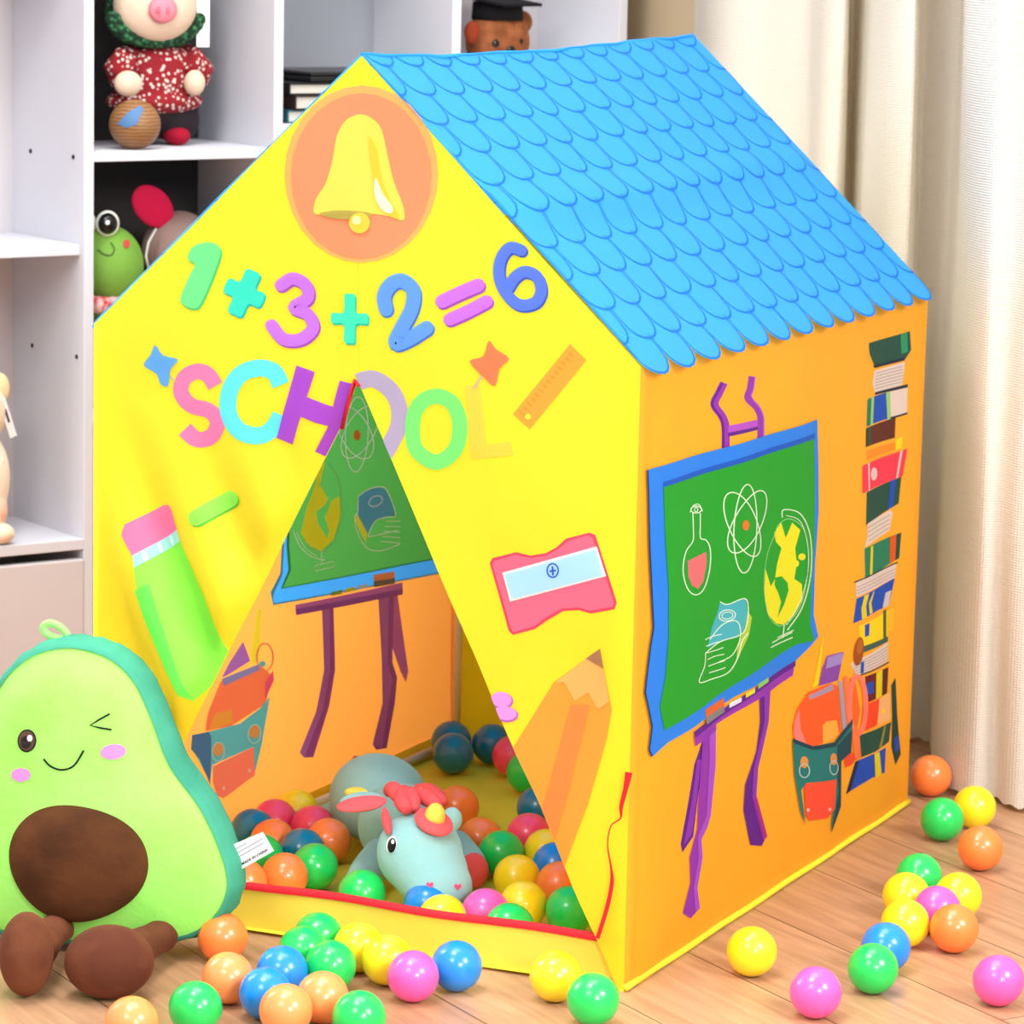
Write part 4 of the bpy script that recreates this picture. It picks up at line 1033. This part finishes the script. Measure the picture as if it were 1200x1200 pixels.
    mk('hoof', *ell_geo(G(555, 1020, .03), (.0185, .014, .022), None, 3), COR, root)
unicorn()

# ================================================================== TOYS ON THE SHELVES
def sp_(px, py, d): return at_y(px, py, bpt(0, d, 0), E2)
SCL = (sp_(200, 100, .1)-sp_(201, 100, .1)).length       # metres per photograph pixel at the shelves
def B3(c, r): return ell_geo(c, r, RB, 4)
def pig():
    d = .115; zs_ = .825
    f = lambda x, y, dd=d: sp_(x, y, dd)
    root = thing('pig_plush', bpt(.12, d, zs_), 'pink-snouted pig plush in a red floral smock and green knit hood on the upper shelf', 'plush toy')
    s = SCL
    floral, nt, p, out = nodes('floral_cotton')
    vo = nt.nodes.new('ShaderNodeTexVoronoi'); vo.inputs['Scale'].default_value = 135; tc = nt.nodes.new('ShaderNodeTexCoord'); nt.links.new(tc.outputs['Object'], vo.inputs['Vector'])
    cr_ = nt.nodes.new('ShaderNodeValToRGB'); e = cr_.color_ramp.elements; e[0].position = .30; e[0].color = rgb(215, 195, 185); e[1].position = .38; e[1].color = rgb(135, 12, 24)  # floral red darkened to carry the shade deep in the shelf
    nt.links.new(vo.outputs['Distance'], cr_.inputs[0]); nt.links.new(cr_.outputs[0], p.inputs['Base Color']); p.inputs['Roughness'].default_value = .9
    skin = plush((218, 190, 165), None, 90); knit, nt, p, out = nodes('green_knit')  # skin tone also lowered for that shelf shade
    vo = nt.nodes.new('ShaderNodeTexVoronoi'); vo.inputs['Scale'].default_value = 140; tc = nt.nodes.new('ShaderNodeTexCoord'); nt.links.new(tc.outputs['Object'], vo.inputs['Vector'])
    cr_ = nt.nodes.new('ShaderNodeValToRGB'); e = cr_.color_ramp.elements; e[0].position = .1; e[0].color = rgb(60, 130, 80); e[1].position = .6; e[1].color = rgb(5, 45, 22)
    nt.links.new(vo.outputs['Distance'], cr_.inputs[0]); nt.links.new(cr_.outputs[0], p.inputs['Base Color']); p.inputs['Roughness'].default_value = .95
    bb = nt.nodes.new('ShaderNodeBump'); bb.inputs['Distance'].default_value = .004; nt.links.new(vo.outputs['Distance'], bb.inputs['Height']); nt.links.new(bb.outputs[0], p.inputs['Normal'])
    g = [B3(f(183, 95), (46*s, .045, 38*s)), B3(f(181, 118), (54*s, .05, 16*s)), B3(f(184, 75), (42*s, .042, 22*s))]
    blob('smock', g, floral, root, .004, 6)
    for sx, pts in ((-1, [(152, 68), (138, 82), (144, 97)]), (1, [(218, 68), (234, 84), (229, 97)])):
        blob('sleeve', [tube_geo([f(x, y, d-.03+.004*i) for i, (x, y) in enumerate(pts)], .02, 14, True, [17*s, 16*s, 13*s]), B3(f(*pts[0]), (15*s, .02, 15*s))], floral, root, .004, 6)
    mk('paw', *B3(f(150, 98, d-.055), (15*s, .015, 13*s)), skin, root); mk('paw', *B3(f(228, 97, d-.055), (11*s, .015, 13*s)), skin, root)
    mk('hood', *B3(f(182, 12, d), (56*s, .05, 44*s)), knit, root)
    mk('head', *B3(f(182, 6, d-.032), (46*s, .04, 38*s)), skin, root)
    mk('snout', *B3(f(191, 11, d-.072), (16*s, .012, 14*s)), plush((225, 130, 142), None, 90), root)
    for x in (186, 197): mk('nostril', *B3(f(x, 12, d-.085), (2*s, .002, 4*s)), solid((215, 100, 125), .6), root)
    rf_ = []
    for k in range(15):
        a = PI*(.05+.9*k/14); rf_.append(B3(f(182+50*math.cos(a), 18+30*math.sin(a), d-.035), (9*s, .011, 8*s)))
    mk('ruff', *join(*rf_), knit, root)
    tr_ = plush((38, 30, 34), None, 60)
    blob('trousers', [B3(f(160, 140), (26*s, .035, 22*s)), B3(f(205, 140), (26*s, .035, 24*s)), B3(f(182, 132), (40*s, .035, 14*s))], tr_, root, .004, 6)
    for x in (158, 207): mk('shoe', *B3(Vector((0, 0, 10*s))+f(x, 164, d-.02)*1+Vector((0, 0, zs_-f(x, 164, d-.02).z)), (13*s, .024, 10*s)), plush((150, 15, 40), None, 60), root)
    P = f(238, 24, d-.04); mk('swing_tag', *box_geo(P, (15*s, .0012, 54*s), RB, .0004), solid((240, 240, 242), .5), root, smooth=False)
pig()
def gourd():
    s = SCL; P = sp_(158, 149, .035); P.z = .825+25*s
    root = thing('round_wooden_pot', (P.x, P.y, .825), 'small round brown wooden pot with a blue patch at the pig\'s feet', 'pot')
    wd, nt, p, out = nodes('turned_wood'); wv = nt.nodes.new('ShaderNodeTexWave'); wv.inputs['Scale'].default_value = 60; wv.bands_direction = 'Z'; wv.inputs['Distortion'].default_value = 3
    tc = nt.nodes.new('ShaderNodeTexCoord'); nt.links.new(tc.outputs['Object'], wv.inputs[0]); r = nt.nodes.new('ShaderNodeValToRGB'); r.color_ramp.elements[0].color = rgb(118, 78, 42); r.color_ramp.elements[1].color = rgb(158, 112, 70)  # wood browns set darker, shelf shade included in the colour
    nt.links.new(wv.outputs['Fac'], r.inputs[0]); nt.links.new(r.outputs[0], p.inputs['Base Color']); p.inputs['Roughness'].default_value = .5
    g = ell_geo(P, (26*s, 26*s, 25*s), None, 4); mk('pot_body', *g, wd, root)
    bv = bvh_geo(g)
    decal('blue_patch', bv, poly([(138, 145), (150, 132), (164, 124), (168, 128), (160, 146), (148, 150)]), solid((75, 115, 160), .6), root, .001)
    mk('rim', *tube_geo([sp_(180+7*math.cos(a), 143+10*math.sin(a), .02) for a in [k*2*PI/20 for k in range(21)]], .0016, 8), wd, root)
gourd()
def frog():
    s = SCL; z0 = .44
    P = lambda x, y, dd=.08: sp_(x, y, dd)
    root = thing('frog_plush', (P(135, 330).x, P(135, 330).y, z0), 'green frog plush with bulging eye and red collar on the shelf below the pig', 'plush toy')
    gm_ = plush((122, 168, 70), (108, 155, 58), 70)  # frog green dimmed, shade of the compartment put into it
    bz = P(120, 430).z
    blob('body', [B3(P(128, 312), (36*s, .05, 42*s)), B3(P(118, 275), (20*s, .028, 16*s)), B3(P(131, 430), (42*s, .055, 62*s)), tube_geo([P(125, 330), P(125, 400)], .03, 16)], gm_, root, .005, 6)
    g = B3(P(126, 262, .055), (13*s, .012, 13.5*s)); mk('eye', *g, solid((240, 245, 235), .3, .5), root)
    mk('eye', *B3(P(101, 262, .07), (11*s, .012, 13*s)), solid((240, 245, 235), .3, .5), root)
    mk('pupil', *B3(P(126, 262, .05), (10.5*s, .0125, 11*s)), solid((12, 12, 14), .2, .5), root); mk('eye_glint', *B3(P(126, 261, .037), (2.5*s, .002, 2.5*s)), solid((250, 250, 250), .3), root)
    bv = bvh_geo(B3(P(128, 312), (36*s, .05, 42*s)))
    decal('mouth', bv, stroke([(115, 293), (122, 298), (130, 299), (134, 292), (130, 285)], 1.6), solid((60, 90, 30), .6), root, .001)
    decal('cheek', bv, disc(148, 286, 4, 5), solid((190, 70, 60), .7), root, .001)
    fl = plush((190, 30, 45), (235, 190, 190), 60, mixscale=80)
    cg = []
    for k in range(16):
        a = -.3+PI*1.2*k/15; cg.append(B3(P(128+33*math.cos(a), 350+8*math.sin(a), .08-.04*math.sin(a)), (8*s, .012, 9*s)))
    mk('collar', *join(*cg), fl, root)
    for x in (126, 160): mk('foot', *B3(Vector((P(x, 480, .04).x, P(x, 480, .04).y, z0+.014)), (.03, .035, .014)), gm_, root)
    P2 = P(133, 430); mk('haunch', *B3(Vector((P2.x, P2.y, z0+.045)), (.055, .05, .045)), gm_, root)
frog()
def rabbit():
    s = SCL; z0 = .44; P = lambda x, y, dd=.1: sp_(x, y, dd)
    root = thing('rabbit_plush', (P(212, 330).x, P(212, 330).y, z0), 'grey-beige plush with an upright crimson ear on the shelf beside the frog', 'plush toy')
    gm_ = plush((150, 125, 118), (135, 110, 105), 70); c = plush((200, 25, 70), None, 90)
    g = [B3(P(210, 292), (40*s, .05, 40*s)), tube_geo([P(212, 320), P(212, 400)], .034, 16), B3(P(212, 430), (45*s, .055, 60*s))]
    P2 = P(212, 440); g.append(B3(Vector((P2.x, P2.y, z0+.05)), (.055, .05, .05)))
    blob('body', g, gm_, root, .005, 6)
    R_ = RB @ Matrix.Rotation(math.radians(38), 3, 'Y')
    mk('ear', *ell_geo(P(179, 242, .085), (27*s, .008, 19*s), R_, 4), c, root); mk('ear', *ell_geo(P(262, 262, .1), (27*s, .008, 19*s), RB @ Matrix.Rotation(math.radians(-38), 3, 'Y'), 4), c, root)
    mk('collar_trim', *tube_geo([P(183, 268, .06), P(174, 284, .055), P(171, 300, .052), P(174, 314, .05)], .002, 8), solid((200, 195, 190), .5), root)
rabbit()
def bear():
    s = SCL*1.13; z0 = .955; P = lambda x, y, dd=.09: sp_(x, y, dd)
    root = thing('teddy_bear', (P(583, 60).x, P(583, 60).y, z0), 'brown teddy bear in a black mortarboard peeking over the tent ridge', 'plush toy')
    fur = plush((150, 88, 52), (122, 68, 38), 45, bump=.003, mixscale=40)
    c0 = P(583, 48); zc = c0.z
    g = [B3(c0, (33*s, .045, 32*s)), B3(P(596, 62, .06), (16*s, .022, 12*s))]
    bd_ = Vector((c0.x, c0.y, z0)); h = max(.04, (zc-z0))
    g.append(ell_geo(bd_+Vector((0, 0, h*.45)), (.045, .045, h*.45), None, 4))
    blob('body', g, fur, root, .004, 5)
    mk('ear', *B3(P(612, 26, .08), (11*s, .01, 11*s)), fur, root); mk('ear', *B3(P(553, 38, .08), (8*s, .01, 11*s)), plush((150, 60, 35), None, 60), root)
    bl = solid((15, 12, 12), .2, .5)
    mk('eye', *B3(P(581, 51, .042), (4*s, .004, 4*s)), bl, root); mk('eye', *B3(P(609, 49, .05), (4*s, .004, 4*s)), bl, root)
    mk('nose', *B3(P(599, 58, .036), (5*s, .004, 3.5*s)), bl, root)
    ck = plush((22, 20, 24), None, 60); cc = P(583, 12, .09)
    cap = mk('mortarboard', *tube_geo([cc-Vector((0, 0, 9*s)), cc+Vector((0, 0, 8*s))], 24*s, 24, True, [25*s, 24*s]), ck, root)
    R_ = RB @ Matrix.Rotation(math.radians(20), 3, 'Z') @ Matrix.Rotation(math.radians(8), 3, 'X')
    mk('cap_board', *box_geo(cc+Vector((0, 0, 10*s)), (62*s, 62*s, 3*s), R_, .001), ck, cap, smooth=False)
    if False: mk('tassel', *tube_geo([cc+Vector((0, 0, 12*s)), P(560, 5, .05), P(553, 30, .045)], .002, 8), solid((120, 20, 30), .7), cap)
bear()
# things in the middle compartment
z0 = .86
def inbox(name, e0, e1, d0, d1, z0_, z1_, mat, label, cat, rz=0, bev=.001):
    c = bpt((e0+e1)/2, (d0+d1)/2, z0_); R_ = RB @ Matrix.Rotation(rz, 3, 'Z')
    t_ = thing(name, c, label, cat)
    return t_, c, R_
def book(e0, e1, z_, t, col, label, cat='book', rz=0, d0=.02, d1=.19):
    c = bpt((e0+e1)/2, (d0+d1)/2, z_); R_ = RB @ Matrix.Rotation(rz, 3, 'Z'); w = e1-e0; dp = d1-d0
    r = thing('book', c, label, cat)
    mt = solid(col, .5, .3, 'book_cover')
    ge = [box_geo(c+R_ @ Vector((0, 0, .0012)), (w, dp, .0024), R_, .0005), box_geo(c+R_ @ Vector((0, 0, t-.0012)), (w, dp, .0024), R_, .0005), box_geo(c+R_ @ Vector((-w/2+.0012, 0, t/2)), (.0024, dp, t), R_, .0005)]
    mk('cover', *join(*ge), mt, r, smooth=False); mk('pages', *box_geo(c+R_ @ Vector((.001, 0, t/2)), (w-.006, dp-.008, t-.005), R_), solid((205, 200, 190), .8, .2, 'paper'), r, smooth=False)
book(.34, .56, .86, .02, (40, 95, 105), 'teal book lowest in the dark pile behind the roof edge')
book(.345, .53, .8801, .022, (45, 25, 22), 'dark brown book in the middle of the pile behind the roof edge', rz=.06)
book(.35, .56, .9022, .018, (22, 20, 22), 'black book high in the pile behind the roof edge', rz=-.05)
r = thing('laptop', bpt(.49, .11, .9203), 'thin black closed laptop topmost on the pile of dark books', 'laptop')
mk('laptop_base', *box_geo(bpt(.49, .11, .925), (.2, .15, .009), RB, .002), solid((18, 18, 20), .4), r, smooth=False); mk('laptop_lid', *box_geo(bpt(.49, .11, .933), (.2, .15, .006), RB, .002), solid((30, 30, 34), .3), r, smooth=False)
# plush at the far left edge
def cream():
    s = SCL; z0 = .255; P = lambda x, y, dd=.06: sp_(x, y, dd)
    root = thing('cream_plush', (P(-10, 640).x, P(-10, 640).y, z0), 'cream plush toy with a white swing tag, cut by the left edge of the picture', 'plush toy')
    g1 = plush((250, 232, 208), (240, 215, 190), 80); pk = plush((245, 190, 165), None, 80)
    b = P(-32, 560); g = [B3(P(-32, 560), (38*s, .05, 55*s)), B3(P(-32, 482), (36*s, .045, 36*s))]
    lo = Vector((b.x, b.y, z0+.045)); g.append(B3(lo, (.05, .055, .045)))
    blob('body', g, g1, root, .005, 6)
    mk('ear', *B3(P(-2, 455, .05), (12*s, .012, 16*s)), plush((250, 215, 165), None, 80), root)
    f_ = P(-2, 630, .02); mk('foot', *B3(Vector((f_.x, f_.y, z0+11*s)), (16*s, .026, 11*s)), g1, root)
    mk('paw', *B3(P(-6, 598, .03), (12*s, .02, 15*s)), pk, root); mk('paw', *B3(P(-6, 540, .04), (9*s, .02, 9*s)), g1, root)
    a, b_1 = P(2, 468, .03), P(16, 512, .03); m_ = (a+b_1)/2; dd = (b_1-a).normalized()
    R_ = Matrix((dd, E2, dd.cross(E2))).transposed()
    mk('swing_tag', *box_geo(m_, ((b_1-a).length, .001, 8*s), R_, .0003), solid((235, 235, 235), .5), root, smooth=False)
    mk('tag_print', *box_geo(m_-E2*.0008-dd*.004, ((b_1-a).length*.35, .0004, 2.5*s), R_, 0), solid((60, 60, 65), .5), root, smooth=False)
cream()
print('built', len(bpy.data.objects))
